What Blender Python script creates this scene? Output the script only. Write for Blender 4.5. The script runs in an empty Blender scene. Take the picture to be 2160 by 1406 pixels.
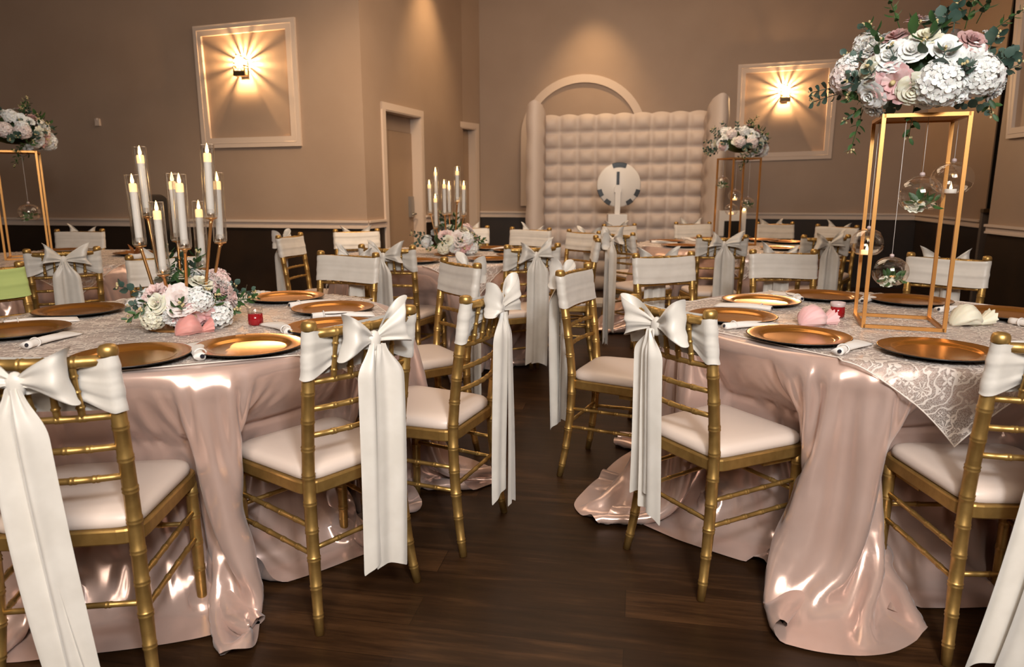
import bpy, math, random
import numpy as np
from math import sin, cos, pi, radians
from mathutils import Vector, Matrix
C = bpy.context.scene.collection
random.seed(5)

# ------------------------------------------------------------------ camera maths (frame taken as 2160 x 1406)
FPX, PITCH, CAMH = 1500.0, radians(11.63), 1.265
CT, ST = cos(PITCH), sin(PITCH)
def ray(px, py):
    a = (px - 1080) / FPX; b = (703 - py) / FPX
    return (a, CT + b * ST, -ST + b * CT)
def at_z(px, py, z):
    d = ray(px, py); t = (z - CAMH) / d[2]
    return Vector((d[0] * t, d[1] * t, z))
def at_y(px, py, y):
    d = ray(px, py); t = y / d[1]
    return Vector((d[0] * t, y, CAMH + d[2] * t))

# ------------------------------------------------------------------ object helpers
def obj_from(name, verts, faces, mats=None, parent=None, smooth=True, midx=None, uv=None, loc=None, rotz=0):
    me = bpy.data.meshes.new(name)
    me.from_pydata([tuple(v) for v in verts], [], faces)
    if smooth: me.polygons.foreach_set('use_smooth', [True] * len(me.polygons))
    if midx: me.polygons.foreach_set('material_index', midx)
    if mats:
        for m in (mats if isinstance(mats, (list, tuple)) else [mats]): me.materials.append(m)
    if uv is not None:
        l = me.uv_layers.new(name='uv')
        for i, lp in enumerate(me.loops): l.data[i].uv = uv[lp.vertex_index]
    me.update()
    o = bpy.data.objects.new(name, me); C.objects.link(o)
    if parent: o.parent = parent
    if loc is not None: o.location = loc
    o.rotation_euler.z = rotz
    return o
class MB:
    """collects shapes that become ONE mesh"""
    def __init__(s): s.v = []; s.f = []; s.m = []
    def add(s, v, f, m=0):
        k = len(s.v); s.v += [tuple(a) for a in v]; s.f += [tuple(i + k for i in q) for q in f]; s.m += [m] * len(f); return s
    def box(s, c, d, rz=0, m=0, rot=None):
        hx, hy, hz = d[0] / 2, d[1] / 2, d[2] / 2
        R = rot if rot else Matrix.Rotation(rz, 3, 'Z')
        v = [R @ Vector((x * hx, y * hy, z * hz)) + Vector(c) for x in (-1, 1) for y in (-1, 1) for z in (-1, 1)]
        return s.add(v, [(0, 1, 3, 2), (4, 6, 7, 5), (0, 4, 5, 1), (2, 3, 7, 6), (0, 2, 6, 4), (1, 5, 7, 3)], m)
    def bar(s, a, b, w, m=0):
        a, b = Vector(a), Vector(b); d = (b - a); L = d.length
        return s.box((a + b) / 2, (w, w, L), rot=d.to_track_quat('Z', 'Y').to_matrix(), m=m)
    def tube(s, pts, rad, seg=10, cap=True, m=0):
        pts = [Vector(p) for p in pts]; n = len(pts)
        if not isinstance(rad, (list, tuple)): rad = [rad] * n
        v = []; f = []; up = None
        for i in range(n):
            t = (pts[min(i + 1, n - 1)] - pts[max(i - 1, 0)]).normalized()
            if up is None: up = Vector((1, 0, 0)) if abs(t.x) < .8 else Vector((0, 1, 0))
            x = (up - t * up.dot(t)).normalized(); y = t.cross(x); up = x
            v += [pts[i] + (x * cos(2 * pi * k / seg) + y * sin(2 * pi * k / seg)) * rad[i] for k in range(seg)]
        for i in range(n - 1):
            for k in range(seg):
                k2 = (k + 1) % seg
                f.append((i * seg + k, i * seg + k2, (i + 1) * seg + k2, (i + 1) * seg + k))
        if cap:
            f.append(tuple(range(seg))[::-1]); f.append(tuple((n - 1) * seg + k for k in range(seg)))
        return s.add(v, f, m)
    def lathe(s, prof, seg=24, c=(0, 0, 0), m=0, close=True, mfun=None):
        v = []; f = []; mm = []
        for r, z in prof: v += [(c[0] + r * cos(2 * pi * k / seg), c[1] + r * sin(2 * pi * k / seg), c[2] + z) for k in range(seg)]
        for i in range(len(prof) - 1):
            for k in range(seg):
                k2 = (k + 1) % seg
                f.append((i * seg + k, i * seg + k2, (i + 1) * seg + k2, (i + 1) * seg + k)); mm.append(mfun(i) if mfun else m)
        if close:
            f.append(tuple(range(seg))[::-1]); mm.append(mfun(0) if mfun else m)
            f.append(tuple((len(prof) - 1) * seg + k for k in range(seg))); mm.append(mfun(len(prof) - 2) if mfun else m)
        k0 = len(s.v); s.v += v; s.f += [tuple(i + k0 for i in q) for q in f]; s.m += mm; return s
    def grid(s, P, m=0, wrap=False):
        nu, nv = len(P), len(P[0]); v = [p for r in P for p in r]; f = []
        for i in range(nu - 1 if not wrap else nu):
            for j in range(nv - 1):
                i2 = (i + 1) % nu
                f.append((i * nv + j, i2 * nv + j, i2 * nv + j + 1, i * nv + j + 1))
        return s.add(v, f, m)
    def build(s, name, mats, parent=None, smooth=True, loc=None, rotz=0):
        return obj_from(name, s.v, s.f, mats, parent, smooth, s.m, None, loc, rotz)
def tag(o, label, cat, group=None, kind=None):
    o['label'] = label; o['category'] = cat
    if group: o['group'] = group
    if kind: o['kind'] = kind
    return o
def empty(name, loc=(0, 0, 0), rz=0):
    o = bpy.data.objects.new(name, None); C.objects.link(o); o.location = loc; o.rotation_euler.z = rz; o.empty_display_size = .05
    return o
def copy_tree(o, parent=None):
    c = o.copy(); C.objects.link(c); c.parent = parent
    if parent is not None: c.matrix_parent_inverse = o.matrix_parent_inverse.copy()
    for ch in list(o.children): copy_tree(ch, c)
    return c
def struct(o): o['kind'] = 'structure'; return o

# ------------------------------------------------------------------ materials
def mat(name, col, rough=.5, metal=0, **k):
    m = bpy.data.materials.new(name); m.use_nodes = True
    b = m.node_tree.nodes['Principled BSDF']
    b.inputs['Base Color'].default_value = (*col, 1); b.inputs['Roughness'].default_value = rough; b.inputs['Metallic'].default_value = metal
    for n, v in k.items():
        b.inputs[n.replace('_', ' ')].default_value = v
    return m
def nodes(m): return m.node_tree.nodes, m.node_tree.links, m.node_tree.nodes['Principled BSDF']
def noise_col(m, c1, c2, scale=5, detail=4, vec='Object', stretch=None, bump=0, lo=.35, hi=.65):
    N, L, b = nodes(m)
    tc = N.new('ShaderNodeTexCoord'); mp = N.new('ShaderNodeMapping'); ns = N.new('ShaderNodeTexNoise'); rp = N.new('ShaderNodeValToRGB')
    L.new(tc.outputs[vec], mp.inputs[0]); L.new(mp.outputs[0], ns.inputs[0])
    if stretch: mp.inputs['Scale'].default_value = stretch
    ns.inputs['Scale'].default_value = scale; ns.inputs['Detail'].default_value = detail
    rp.color_ramp.elements[0].position = lo; rp.color_ramp.elements[1].position = hi
    rp.color_ramp.elements[0].color = (*c1, 1); rp.color_ramp.elements[1].color = (*c2, 1)
    L.new(ns.outputs[0], rp.inputs[0]); L.new(rp.outputs[0], b.inputs['Base Color'])
    if bump:
        bp = N.new('ShaderNodeBump'); bp.inputs['Strength'].default_value = bump; bp.inputs['Distance'].default_value = .01
        L.new(ns.outputs[0], bp.inputs['Height']); L.new(bp.outputs[0], b.inputs['Normal'])
    return m
M = {}
M['gold'] = noise_col(mat('gold_paint', (.5, .3, .08), .40, .78), (.42, .25, .075), (.52, .32, .10), 30, 3)
M['vinyl'] = mat('ivory_vinyl', (.78, .635, .54), .42)
M['ivory'] = noise_col(mat('ivory_satin', (.85, .8, .72), .42, 0, Sheen_Weight=.35), (.68, .625, .55), (.745, .69, .615), 14, 3)
M['green_satin'] = mat('pale_green_satin', (.50, .62, .22), .45)
M['satin'] = noise_col(mat('blush_satin', (.70, .5, .42), .235, .42, Sheen_Weight=.2), (.66, .455, .375), (.71, .505, .425), 7, 3, bump=.10)
M['charger'] = noise_col(mat('copper_gold_glaze', (.55, .23, .04), .2, .75), (.50, .20, .03), (.58, .25, .045), 5, 2)
M['black'] = mat('black_lacquer', (.012, .011, .01), .3)
M['napkin'] = mat('white_linen', (.84, .79, .74), .75)
M['gem'] = mat('dark_gem', (.02, .02, .03), .12)
M['wax'] = mat('candle_wax', (.90, .84, .76), .5, 0, Emission_Strength=.10); M['wax'].node_tree.nodes['Principled BSDF'].inputs['Emission Color'].default_value = (1, .8, .6, 1)  # slight emission brightens the wax, standing in for light shining through it
M['flame'] = mat('candle_flame', (1, .7, .3), .5, 0, Emission_Strength=9.0); M['flame'].node_tree.nodes['Principled BSDF'].inputs['Emission Color'].default_value = (1, .62, .22, 1)
M['waxlit'] = mat('glowing_wax', (.95, .75, .5), .5, 0, Emission_Strength=1.3); M['waxlit'].node_tree.nodes['Principled BSDF'].inputs['Emission Color'].default_value = (1, .55, .2, 1)
def glass(name, tint=(1, 1, 1), a=.14):
    m = bpy.data.materials.new(name); m.use_nodes = True
    N, L = m.node_tree.nodes, m.node_tree.links; N.remove(N['Principled BSDF'])
    out = N['Material Output']; tr = N.new('ShaderNodeBsdfTransparent'); gl = N.new('ShaderNodeBsdfGlossy'); mx = N.new('ShaderNodeMixShader'); lw = N.new('ShaderNodeLayerWeight')
    mm = N.new('ShaderNodeMath'); mm.operation = 'MULTIPLY_ADD'; mm.inputs[1].default_value = .55; mm.inputs[2].default_value = a * .35
    tr.inputs[0].default_value = (*tint, 1); gl.inputs['Roughness'].default_value = .04; gl.inputs[0].default_value = (1, .97, .92, 1)
    lw.inputs[0].default_value = .25
    L.new(lw.outputs['Facing'], mm.inputs[0]); L.new(mm.outputs[0], mx.inputs[0]); L.new(tr.outputs[0], mx.inputs[1]); L.new(gl.outputs[0], mx.inputs[2]); L.new(mx.outputs[0], out.inputs[0])
    return m
M['glass'] = glass('clear_glass', (.995, .995, .995), .22)
M['redglass'] = mat('red_jelly', (.30, .008, .012), .12)
M['frost'] = mat('frosted_rim', (.62, .48, .46), .35)
M['rose_gold'] = mat('stand_gold', (.60, .29, .085), .36, .75)
M['stem_gold'] = mat('candelabra_gold', (.62, .32, .12), .28, .85)
M['leaf'] = noise_col(mat('leaf_green', (.03, .09, .025), .5), (.016, .05, .014), (.05, .12, .03), 12, 2)
M['euca'] = noise_col(mat('eucalyptus_green', (.05, .1, .075), .55), (.03, .065, .05), (.075, .13, .095), 12, 2)
M['bud'] = mat('yellow_bud', (.62, .5, .25), .6)
for n, a, b in (('white', (.86, .845, .80), (.92, .91, .88)), ('cream', (.84, .78, .58), (.88, .85, .72)), ('blush', (.80, .52, .48), (.86, .68, .64)), ('mauve', (.50, .27, .26), (.62, .38, .36)), ('coral', (.72, .26, .22), (.82, .42, .38)), ('pink', (.82, .42, .42), (.88, .62, .60)), ('palepink', (.82, .66, .60), (.88, .78, .74))):
    M['fl_' + n] = noise_col(mat('petal_' + n, b, .6, 0, Subsurface_Weight=.1, Sheen_Weight=.2), a, b, 3, 2)
M['wall'] = noise_col(mat('taupe_wall', (.33, .235, .17), .55), (.340, .243, .176), (.370, .269, .198), 1.6, 4, vec='Object', bump=.02)
M['wain'] = noise_col(mat('dark_wainscot', (.03, .016, .008), .45), (.016, .009, .005), (.026, .014, .007), 3, 3)
M['trim'] = mat('painted_trim', (.62, .50, .41), .45)
M['doorp'] = mat('tan_door', (.34, .23, .15), .5)
M['dark'] = mat('gap_shade_black', (.006, .005, .004), .8)
M['steel'] = mat('brushed_steel', (.38, .36, .33), .35, .8)
M['bronze'] = mat('dark_bronze', (.16, .12, .07), .35, .8)
M['bulb'] = mat('sconce_bulb', (1, .8, .5), .5, 0, Emission_Strength=30.0); M['bulb'].node_tree.nodes['Principled BSDF'].inputs['Emission Color'].default_value = (1, .68, .33, 1)
M['inflate'] = mat('white_nylon', (.60, .50, .44), .6)
M['offwhite'] = mat('white_plastic', (.74, .70, .66), .4)
M['ceil'] = mat('ceiling_paint', (.55, .46, .38), .8)

def floor_mat():
    m = mat('dark_wood_planks', (.05, .025, .01), .40, 0, Specular_IOR_Level=.22); N, L, b = nodes(m)
    tc = N.new('ShaderNodeTexCoord'); mp = N.new('ShaderNodeMapping'); mp.inputs['Rotation'].default_value = (0, 0, radians(10))
    L.new(tc.outputs['Object'], mp.inputs[0])
    br = N.new('ShaderNodeTexBrick'); br.inputs['Scale'].default_value = 1; br.inputs['Brick Width'].default_value = 1.25; br.inputs['Row Height'].default_value = .15
    br.inputs['Mortar Size'].default_value = .0018; br.inputs['Color1'].default_value = (.3, .3, .3, 1); br.inputs['Color2'].default_value = (.75, .75, .75, 1); br.inputs['Mortar'].default_value = (.12, .12, .12, 1)
    L.new(mp.outputs[0], br.inputs[0])
    m2 = N.new('ShaderNodeMapping'); m2.inputs['Scale'].default_value = (.9, 9, 1); L.new(mp.outputs[0], m2.inputs[0])
    ns = N.new('ShaderNodeTexNoise'); ns.inputs['Scale'].default_value = 3; ns.inputs['Detail'].default_value = 8; ns.inputs['Roughness'].default_value = .65; L.new(m2.outputs[0], ns.inputs[0])
    n2 = N.new('ShaderNodeTexNoise'); n2.inputs['Scale'].default_value = 1.3; n2.inputs['Detail'].default_value = 2; L.new(mp.outputs[0], n2.inputs[0])
    mx = N.new('ShaderNodeMix'); mx.data_type = 'FLOAT'; mx.inputs[0].default_value = .3; L.new(ns.outputs[0], mx.inputs[2]); L.new(br.outputs[0], mx.inputs[3])
    m3 = N.new('ShaderNodeMix'); m3.data_type = 'FLOAT'; m3.inputs[0].default_value = .25; L.new(mx.outputs[0], m3.inputs[2]); L.new(n2.outputs[0], m3.inputs[3])
    rp = N.new('ShaderNodeValToRGB'); e = rp.color_ramp.elements; e[0].position = .3; e[0].color = (.010, .0046, .0018, 1); e[1].position = .70; e[1].color = (.105, .047, .018, 1)
    md = rp.color_ramp.elements.new(.5); md.color = (.031, .0135, .0052, 1)
    L.new(m3.outputs[0], rp.inputs[0]); L.new(rp.outputs[0], b.inputs['Base Color'])
    bp = N.new('ShaderNodeBump'); bp.inputs['Strength'].default_value = .15; bp.inputs['Distance'].default_value = .004; L.new(mx.outputs[0], bp.inputs['Height']); L.new(bp.outputs[0], b.inputs['Normal'])
    return m
M['floor'] = floor_mat()
def lace_mat():
    m = mat('ivory_lace', (.80, .70, .62), .7); N, L, b = nodes(m)
    out = N['Material Output']; tr = N.new('ShaderNodeBsdfTransparent'); mx = N.new('ShaderNodeMixShader')
    tc = N.new('ShaderNodeTexCoord')
    def math_(op, a, c=None, d=None):
        q = N.new('ShaderNodeMath'); q.operation = op
        for i, x in enumerate((a, c, d)):
            if x is None: continue
            if isinstance(x, (int, float)): q.inputs[i].default_value = x
            else: L.new(x, q.inputs[i])
        return q.outputs[0]
    def rosettes(scale, n, r0, r1, core):
        vo = N.new('ShaderNodeTexVoronoi'); vo.inputs['Scale'].default_value = scale; vo.inputs['Randomness'].default_value = .75; L.new(tc.outputs['UV'], vo.inputs[0])
        sb = N.new('ShaderNodeVectorMath'); sb.operation = 'SUBTRACT'; L.new(tc.outputs['UV'], sb.inputs[0]); L.new(vo.outputs['Position'], sb.inputs[1])
        sx = N.new('ShaderNodeSeparateXYZ'); L.new(sb.outputs[0], sx.inputs[0])
        th = math_('ARCTAN2', sx.outputs[1], sx.outputs[0]); pet = math_('COSINE', math_('MULTIPLY', th, float(n)))
        lim = math_('MULTIPLY_ADD', pet, r1, r0); d = vo.outputs['Distance']
        fl = math_('LESS_THAN', d, lim)
        gap = math_('MULTIPLY', math_('GREATER_THAN', d, core), math_('LESS_THAN', d, core * 1.35))
        return math_('MULTIPLY', fl, math_('SUBTRACT', 1.0, gap))
    f1 = rosettes(10, 9, .33, .13, .13)
    f2 = rosettes(27, 4, .27, .20, .05)
    wv = N.new('ShaderNodeTexWave'); wv.wave_type = 'RINGS'; wv.inputs['Scale'].default_value = 8; wv.inputs['Distortion'].default_value = 18; wv.inputs['Detail'].default_value = 2; wv.inputs['Detail Scale'].default_value = 1.6; L.new(tc.outputs['UV'], wv.inputs[0])
    vine = math_('GREATER_THAN', wv.outputs[0], .86)
    ns = N.new('ShaderNodeTexNoise'); ns.inputs['Scale'].default_value = 260; L.new(tc.outputs['UV'], ns.inputs[0])
    net = math_('MULTIPLY_ADD', math_('GREATER_THAN', ns.outputs[0], .5), .30, .22)
    fin = math_('MAXIMUM', net, math_('MULTIPLY', math_('MAXIMUM', math_('MAXIMUM', f1, f2), vine), .90))
    L.new(fin, mx.inputs[0]); L.new(tr.outputs[0], mx.inputs[1]); L.new(b.outputs[0], mx.inputs[2]); L.new(mx.outputs[0], out.inputs[0])
    return m
M['lace'] = lace_mat()
M['lace_hem'] = mat('lace_hem', (.84, .74, .65), .6)
FASTCLOTH = False
def avoid(p,obst,off,hw,zl,legs,rad):
    z=p[:,:,2]
    for (cx,cy,a) in obst:
        ca,sa=np.cos(a),np.sin(a)
        cx=cx+sa*off;cy=cy-ca*off
        dx=p[:,:,0]-cx;dy=p[:,:,1]-cy
        lx=ca*dx+sa*dy;ly=-sa*dx+ca*dy
        mm=(np.abs(lx)<hw-np.clip(ly-.15,0,1)*.4)&(ly<.224)&(ly>-.10)&(z<.53)&(z>zl)
        ly=np.where(mm,.224,ly)
        for (qx,qy) in ((-.19,.165),(.19,.165),(-.185,-.215),(.185,-.215)):
            ex=lx-qx;ey=ly-qy;d=np.sqrt(ex*ex+ey*ey)+1e-9
            g=np.where((d<rad)&(z<.45*legs),rad/d,1.)
            lx=qx+ex*g;ly=qy+ey*g
        p[:,:,0]=cx+ca*lx-sa*ly;p[:,:,1]=cy+sa*lx+ca*ly
    return p
def drape(seed, obst, R=.765, top=.765, Rc=1.70, nt=320, nr=44, steps=1500, bendk=.25, hw=.205, push=3.2, legs=1, zl=-1):
    """round cloth dropped over a round table; obst = list of (cx,cy,yaw) chair seats in table coordinates"""
    rng=np.random.RandomState(seed)
    r0=np.concatenate([[.70,.735],np.linspace(.762,Rc,nr-2)])
    th=np.arange(nt)*2*np.pi/nt
    p=np.zeros((nr,nt,3))
    p[:,:,0]=r0[:,None]*np.cos(th);p[:,:,1]=r0[:,None]*np.sin(th);p[:,:,2]=top
    n=np.zeros(nt)
    for k in range(7,26):
        n+=rng.uniform(.3,1)*np.cos(k*th+rng.uniform(0,6.28))/4
    w=np.clip((r0-R)/.5,0,1)[:,None]
    p[:,:,2]-=w*.25*np.clip((r0-R),0,1)[:,None]; p[:,:,2]+=w*n*.035
    rest=p*0
    rest[:,:,0]=r0[:,None]*np.cos(th);rest[:,:,1]=r0[:,None]*np.sin(th)
    def L(a,b): return np.linalg.norm(a-b,axis=-1,keepdims=True)
    roll=lambda a,k:np.roll(a,-k,axis=1)
    inv=np.ones((nr,1,1));inv[:3]=0
    v=np.zeros_like(p);dt=1/240.
    lr=L(rest[:-1],rest[1:]);lb=L(rest[:-2],rest[2:]);lb4=L(rest[:-4],rest[4:])
    lt=L(rest,roll(rest,1));lt2=L(rest,roll(rest,2))
    ls1=L(rest[:-1],roll(rest,1)[1:]);ls2=L(roll(rest,1)[:-1],rest[1:])
    def con(a,b,wa,wb,l,k):
        d=b-a;ln=np.sqrt((d*d).sum(-1,keepdims=True))+1e-9
        c=k*(ln-l)/(ln*np.maximum(wa+wb,1e-6))*d
        return c
    ev=slice(0,None,2);od=slice(1,None,2)
    for it in range(steps):
        v[:,:,2]-=9.8*dt
        v*=.992
        lo=(p[:,:,2]<.05*push)&(it<steps*.9)
        rq=np.sqrt((p[:,:,:2]**2).sum(-1,keepdims=True))+1e-9
        v[:,:,:2]+=np.where(lo[:,:,None],p[:,:,:2]/rq*push*dt,0)
        q=p.copy()
        p=p+v*dt*inv
        # radial
        for s in (0,1):
            a=p[s:-1:2];b=p[s+1::2];m=min(len(a),len(b));a=a[:m];b=b[:m]
            wa=inv[s:-1:2][:m];wb=inv[s+1::2][:m]
            c=con(a,b,wa,wb,lr[s::2][:m],1.)
            p[s:-1:2][:m]+=c*wa;p[s+1::2][:m]-=c*wb
        # circumferential
        for s in (0,1):
            i=np.arange(s,nt,2);j=(i+1)%nt
            c=con(p[:,i],p[:,j],inv,inv,lt[:,i],1.)
            p[:,i]+=c*inv;p[:,j]-=c*inv
        # shear
        for (sa,sb,l) in ((0,1,ls1),(1,0,ls2)):
            for s in (0,1):
                for e in (0,1):
                    i=np.arange(e,nt,2)
                    A=(i+sa)%nt;B=(i+sb)%nt
                    a=p[s:-1:2];b=p[s+1::2];m=min(len(a),len(b))
                    wa=inv[s:-1:2][:m];wb=inv[s+1::2][:m]
                    c=con(a[:m][:,A],b[:m][:,B],wa,wb,l[s::2][:m][:,i],.25)
                    p[s:s+2*m:2,A]+=c*wa
                    p[s+1:s+1+2*m:2,B]-=c*wb
        # bending
        c=con(p[:-4],p[4:],inv[:-4],inv[4:],lb4,.5)*.5
        p[:-4]+=c*inv[:-4];p[4:]-=c*inv[4:]
        c=con(p[:-2],p[2:],inv[:-2],inv[2:],lb,.8)*.5
        p[:-2]+=c*inv[:-2];p[2:]-=c*inv[2:]
        pj=roll(p,2);c=con(p,pj,inv,inv,lt2,bendk)*.5
        p+=c*inv;p-=np.roll(c*inv,2,axis=1)
        # collisions
        rr=np.sqrt((p[:,:,:2]**2).sum(-1))+1e-9
        m=(p[:,:,2]<top-.002)&(p[:,:,2]>top-.05)&(rr<R+.004)
        m[:3]=False
        f=np.where(m,(R+.004)/rr,1.)
        p[:,:,0]*=f;p[:,:,1]*=f
        z=p[:,:,2]
        fl=z<.006
        if it%2==0 or it>steps-20:
            tt=min(1.,max(0.,(it-steps*.22)/(steps*.4)));off=.55*(1-tt*tt*(3-2*tt))
            p=avoid(p,obst,off,hw,zl,legs,.036)
        z=p[:,:,2]
        p[:,:,2]=np.where(fl,.006,z)
        v=(p-q)/dt
        fr=np.where(fl,.8 if it<steps*.9 else .5,1.)[:,:,None]
        v=v*fr
        sp=np.sqrt((v*v).sum(-1,keepdims=True));v*=np.minimum(1,4/(sp+1e-9))
    # relax columns that crumpled lengthwise so that they hang in plain folds
    for it in range(160):
        if it%40==0:
            ra=np.zeros((nr,nt));ra[1:-1]=(L(p[2:]+p[:-2],2*p[1:-1])[...,0])/(r0[2:]-r0[:-2])[:,None]
            for _ in range(5):
                ra=(np.roll(ra,1,1)+np.roll(ra,-1,1)+2*ra)/4;ra[1:-1]=(ra[:-2]+ra[2:]+2*ra[1:-1])/4
            wt=np.clip((ra-.16)/.12,0,1)*(p[:,:,2]>.05)*(p[:,:,2]<.70)
            for _ in range(6):
                wt=(np.roll(wt,1,1)+np.roll(wt,-1,1)+2*wt)/4;wt[1:-1]=(wt[:-2]+wt[2:]+2*wt[1:-1])/4
            wt[:4]=0;wt[-6:]=0
        av=(p[:-2]+p[2:])/2
        p[1:-1]+=(.6*wt[1:-1])[:,:,None]*(av-p[1:-1])
    return avoid(p,obst,0.,hw,zl,legs,.040)
# ------------------------------------------------------------------ the gold bamboo-style banquet chair (front = local +y)
def post_xy(z):
    if z <= .44: t = (.44 - z) / .44; return .165 + .022 * t * t, -.185 - .044 * t * t
    t = (z - .44) / .465; return .165 + .009 * t, -.185 - .06 * t ** 1.3
def bamboo(mb, path, L, r, rings, taper=None, seg=10, rr=.0026, double=True):
    """tube along path(t), t in 0..L, with turned double rings"""
    ts = set([0, L] + [L * k / 8 for k in range(9)])
    for q in rings:
        for d in (-.009, -.006, -.003, 0, .003, .006, .009): ts.add(min(max(q + d, 0), L))
    ts = sorted(ts); rad = []
    for t in ts:
        b = r * (taper(t) if taper else 1)
        for q in rings:
            for e in ((-.0045, .0045) if double else (0,)): b += rr * math.exp(-((t - q - e) / .0024) ** 2)
        rad.append(b)
    return mb.tube([path(t) for t in ts], rad, seg)
def rounded(pts, rad, n=5):
    out = []; m = len(pts)
    for i in range(m):
        p, a, b = Vector(pts[i]), Vector(pts[i - 1]), Vector(pts[(i + 1) % m])
        r = rad[i] if isinstance(rad, list) else rad
        A = p + (a - p).normalized() * r; B = p + (b - p).normalized() * r
        for k in range(n + 1):
            t = k / n; out.append((1 - t) ** 2 * A + 2 * t * (1 - t) * p + t * t * B)
    return out
def subdiv_outline(o, n=4):
    r = []
    for i in range(len(o)):
        a, b = o[i], o[(i + 1) % len(o)]; k = max(1, int((b - a).length / .04))
        for j in range(k): r.append(a + (b - a) * j / k)
    return r
def seat_outline(g=0):
    w0, w1 = .172 + g, .203 + g
    o = rounded([(-w0, -.19 - g), (w0, -.19 - g), (w1, .197 + g), (-w1, .197 + g)], [.055, .055, .06, .06])
    return subdiv_outline([Vector((p.x, p.y)) for p in o])
def make_chair_base():
    root = empty('banquet_chair')
    ol = seat_outline(-.004); n = len(ol); P = []
    for s, z in ((.96, .446), (1, .452), (1.0, .464), (.985, .474), (.95, .481), (.88, .4865), (.7, .4905), (.45, .492), (.2, .4925)):
        P.append([(p.x * s, p.y * s, z) for p in ol])
    mb = MB(); mb.grid([[P[j][i] for j in range(len(P))] for i in range(n)], wrap=True)
    k = len(mb.v); mb.v.append((0, 0, .4925)); nv = len(P)
    for i in range(n): mb.f.append((i * nv + nv - 1, ((i + 1) % n) * nv + nv - 1, k)); mb.m.append(0)
    mb.build('seat_cushion', M['vinyl'], root)
    ol = seat_outline(.006); ol = [Vector((p.x, p.y)) for p in ol]; P = []
    for s, z in ((.80, .412), (.985, .409), (1, .413), (1, .443), (.985, .4475), (.8, .448)):
        P.append([(p.x * s, p.y * s, z) for p in ol])
    mb = MB(); mb.grid([[P[j][i] for j in range(6)] for i in range(len(ol))], wrap=True)
    # corner aprons below the frame
    for sx in (-1, 1): mb.box((sx * .165, .09, .398), (.018, .12, .022), rz=-sx * .08)
    mb.build('seat_frame', M['gold'], root, smooth=False)
    tp = lambda z: .74 + .26 * min(1, z / .22)
    for sx in (-1, 1):
        mb = MB(); bamboo(mb, lambda t, s=sx: Vector((s * post_xy(t)[0], post_xy(t)[1], t)), .905, .0178, [.055 + .083 * i for i in range(9)], tp, 12)
        rl = mb.build('rear_leg', M['gold'], root)
        x, y = post_xy(.9); mb = MB(); mb.lathe([(.0, -.012), (.0185, -.012), (.0212, -.008), (.0216, .002), (.020, .009), (.0165, .0135), (.009, .016), (.001, .0165)], 16, (sx * x, y, .905), close=False)
        mb.build('finial', M['gold'], rl)
        mb = MB(); bamboo(mb, lambda t, s=sx: Vector((s * (.19 - .003 * t), .166 - .01 * t, t)), .415, .0172, [.14, .225, .31, .385], lambda z: .78 + .22 * min(1, z / .2), 12)
        mb.build('front_leg', M['gold'], root)
    def rail(name, z, r, bow, rings):
        x0, y0 = post_xy(z); L = 2 * x0
        mb = MB(); bamboo(mb, lambda t: Vector((t - x0, y0 - bow * (1 - ((t - x0) / x0) ** 2), z)), L, r, rings, None, 8, .0024)
        mb.build(name, M['gold'], root)
    rail('top_rail', .884, .0135, .026, [.07, .125, .175, .225, .28])
    for z in (.747, .668, .59): rail('back_rail', z, .0085, .024, [.073, .123, .172, .222, .27])
    for i in range(5):
        x = -.1 + .05 * i; zz = (.745, .885)
        yb = post_xy(.745)[1] - .024 * (1 - (x / .17) ** 2); yt = post_xy(.885)[1] - .026 * (1 - (x / .174) ** 2)
        mb = MB(); bamboo(mb, lambda t: Vector((x, yb + (yt - yb) * t / .14, .745 + t)), .14, .0072, [.03, .068, .106], lambda t: 1 + .18 * sin(t * 60), 8, .003, False)
        mb.build('spindle', M['gold'], root)
    def st(a, b, n):
        a, b = Vector(a), Vector(b); L = (b - a).length
        mb = MB(); bamboo(mb, lambda t: a + (b - a) * t / L, L, .0075, [L * (k + 1) / (n + 1) for k in range(n)], None, 8, .0022); mb.build('stretcher', M['gold'], root)
    for sx in (-1, 1):
        for z, zf in ((.315, .325), (.232, .24)):
            x, y = post_xy(z); st((sx * x, y, z), (sx * .1895, .1635, zf), 4)
    x, y = post_xy(.25); st((-x, y, .25), (x, y, .25), 3)
    st((-.189, .163, .285), (.189, .163, .285), 3)
    return root
def bake(o):
    dg = bpy.context.evaluated_depsgraph_get(); dg.update(); me = bpy.data.meshes.new_from_object(o.evaluated_get(dg)); o.modifiers.clear(); o.data = me; me.name = o.name
    return o
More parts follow.
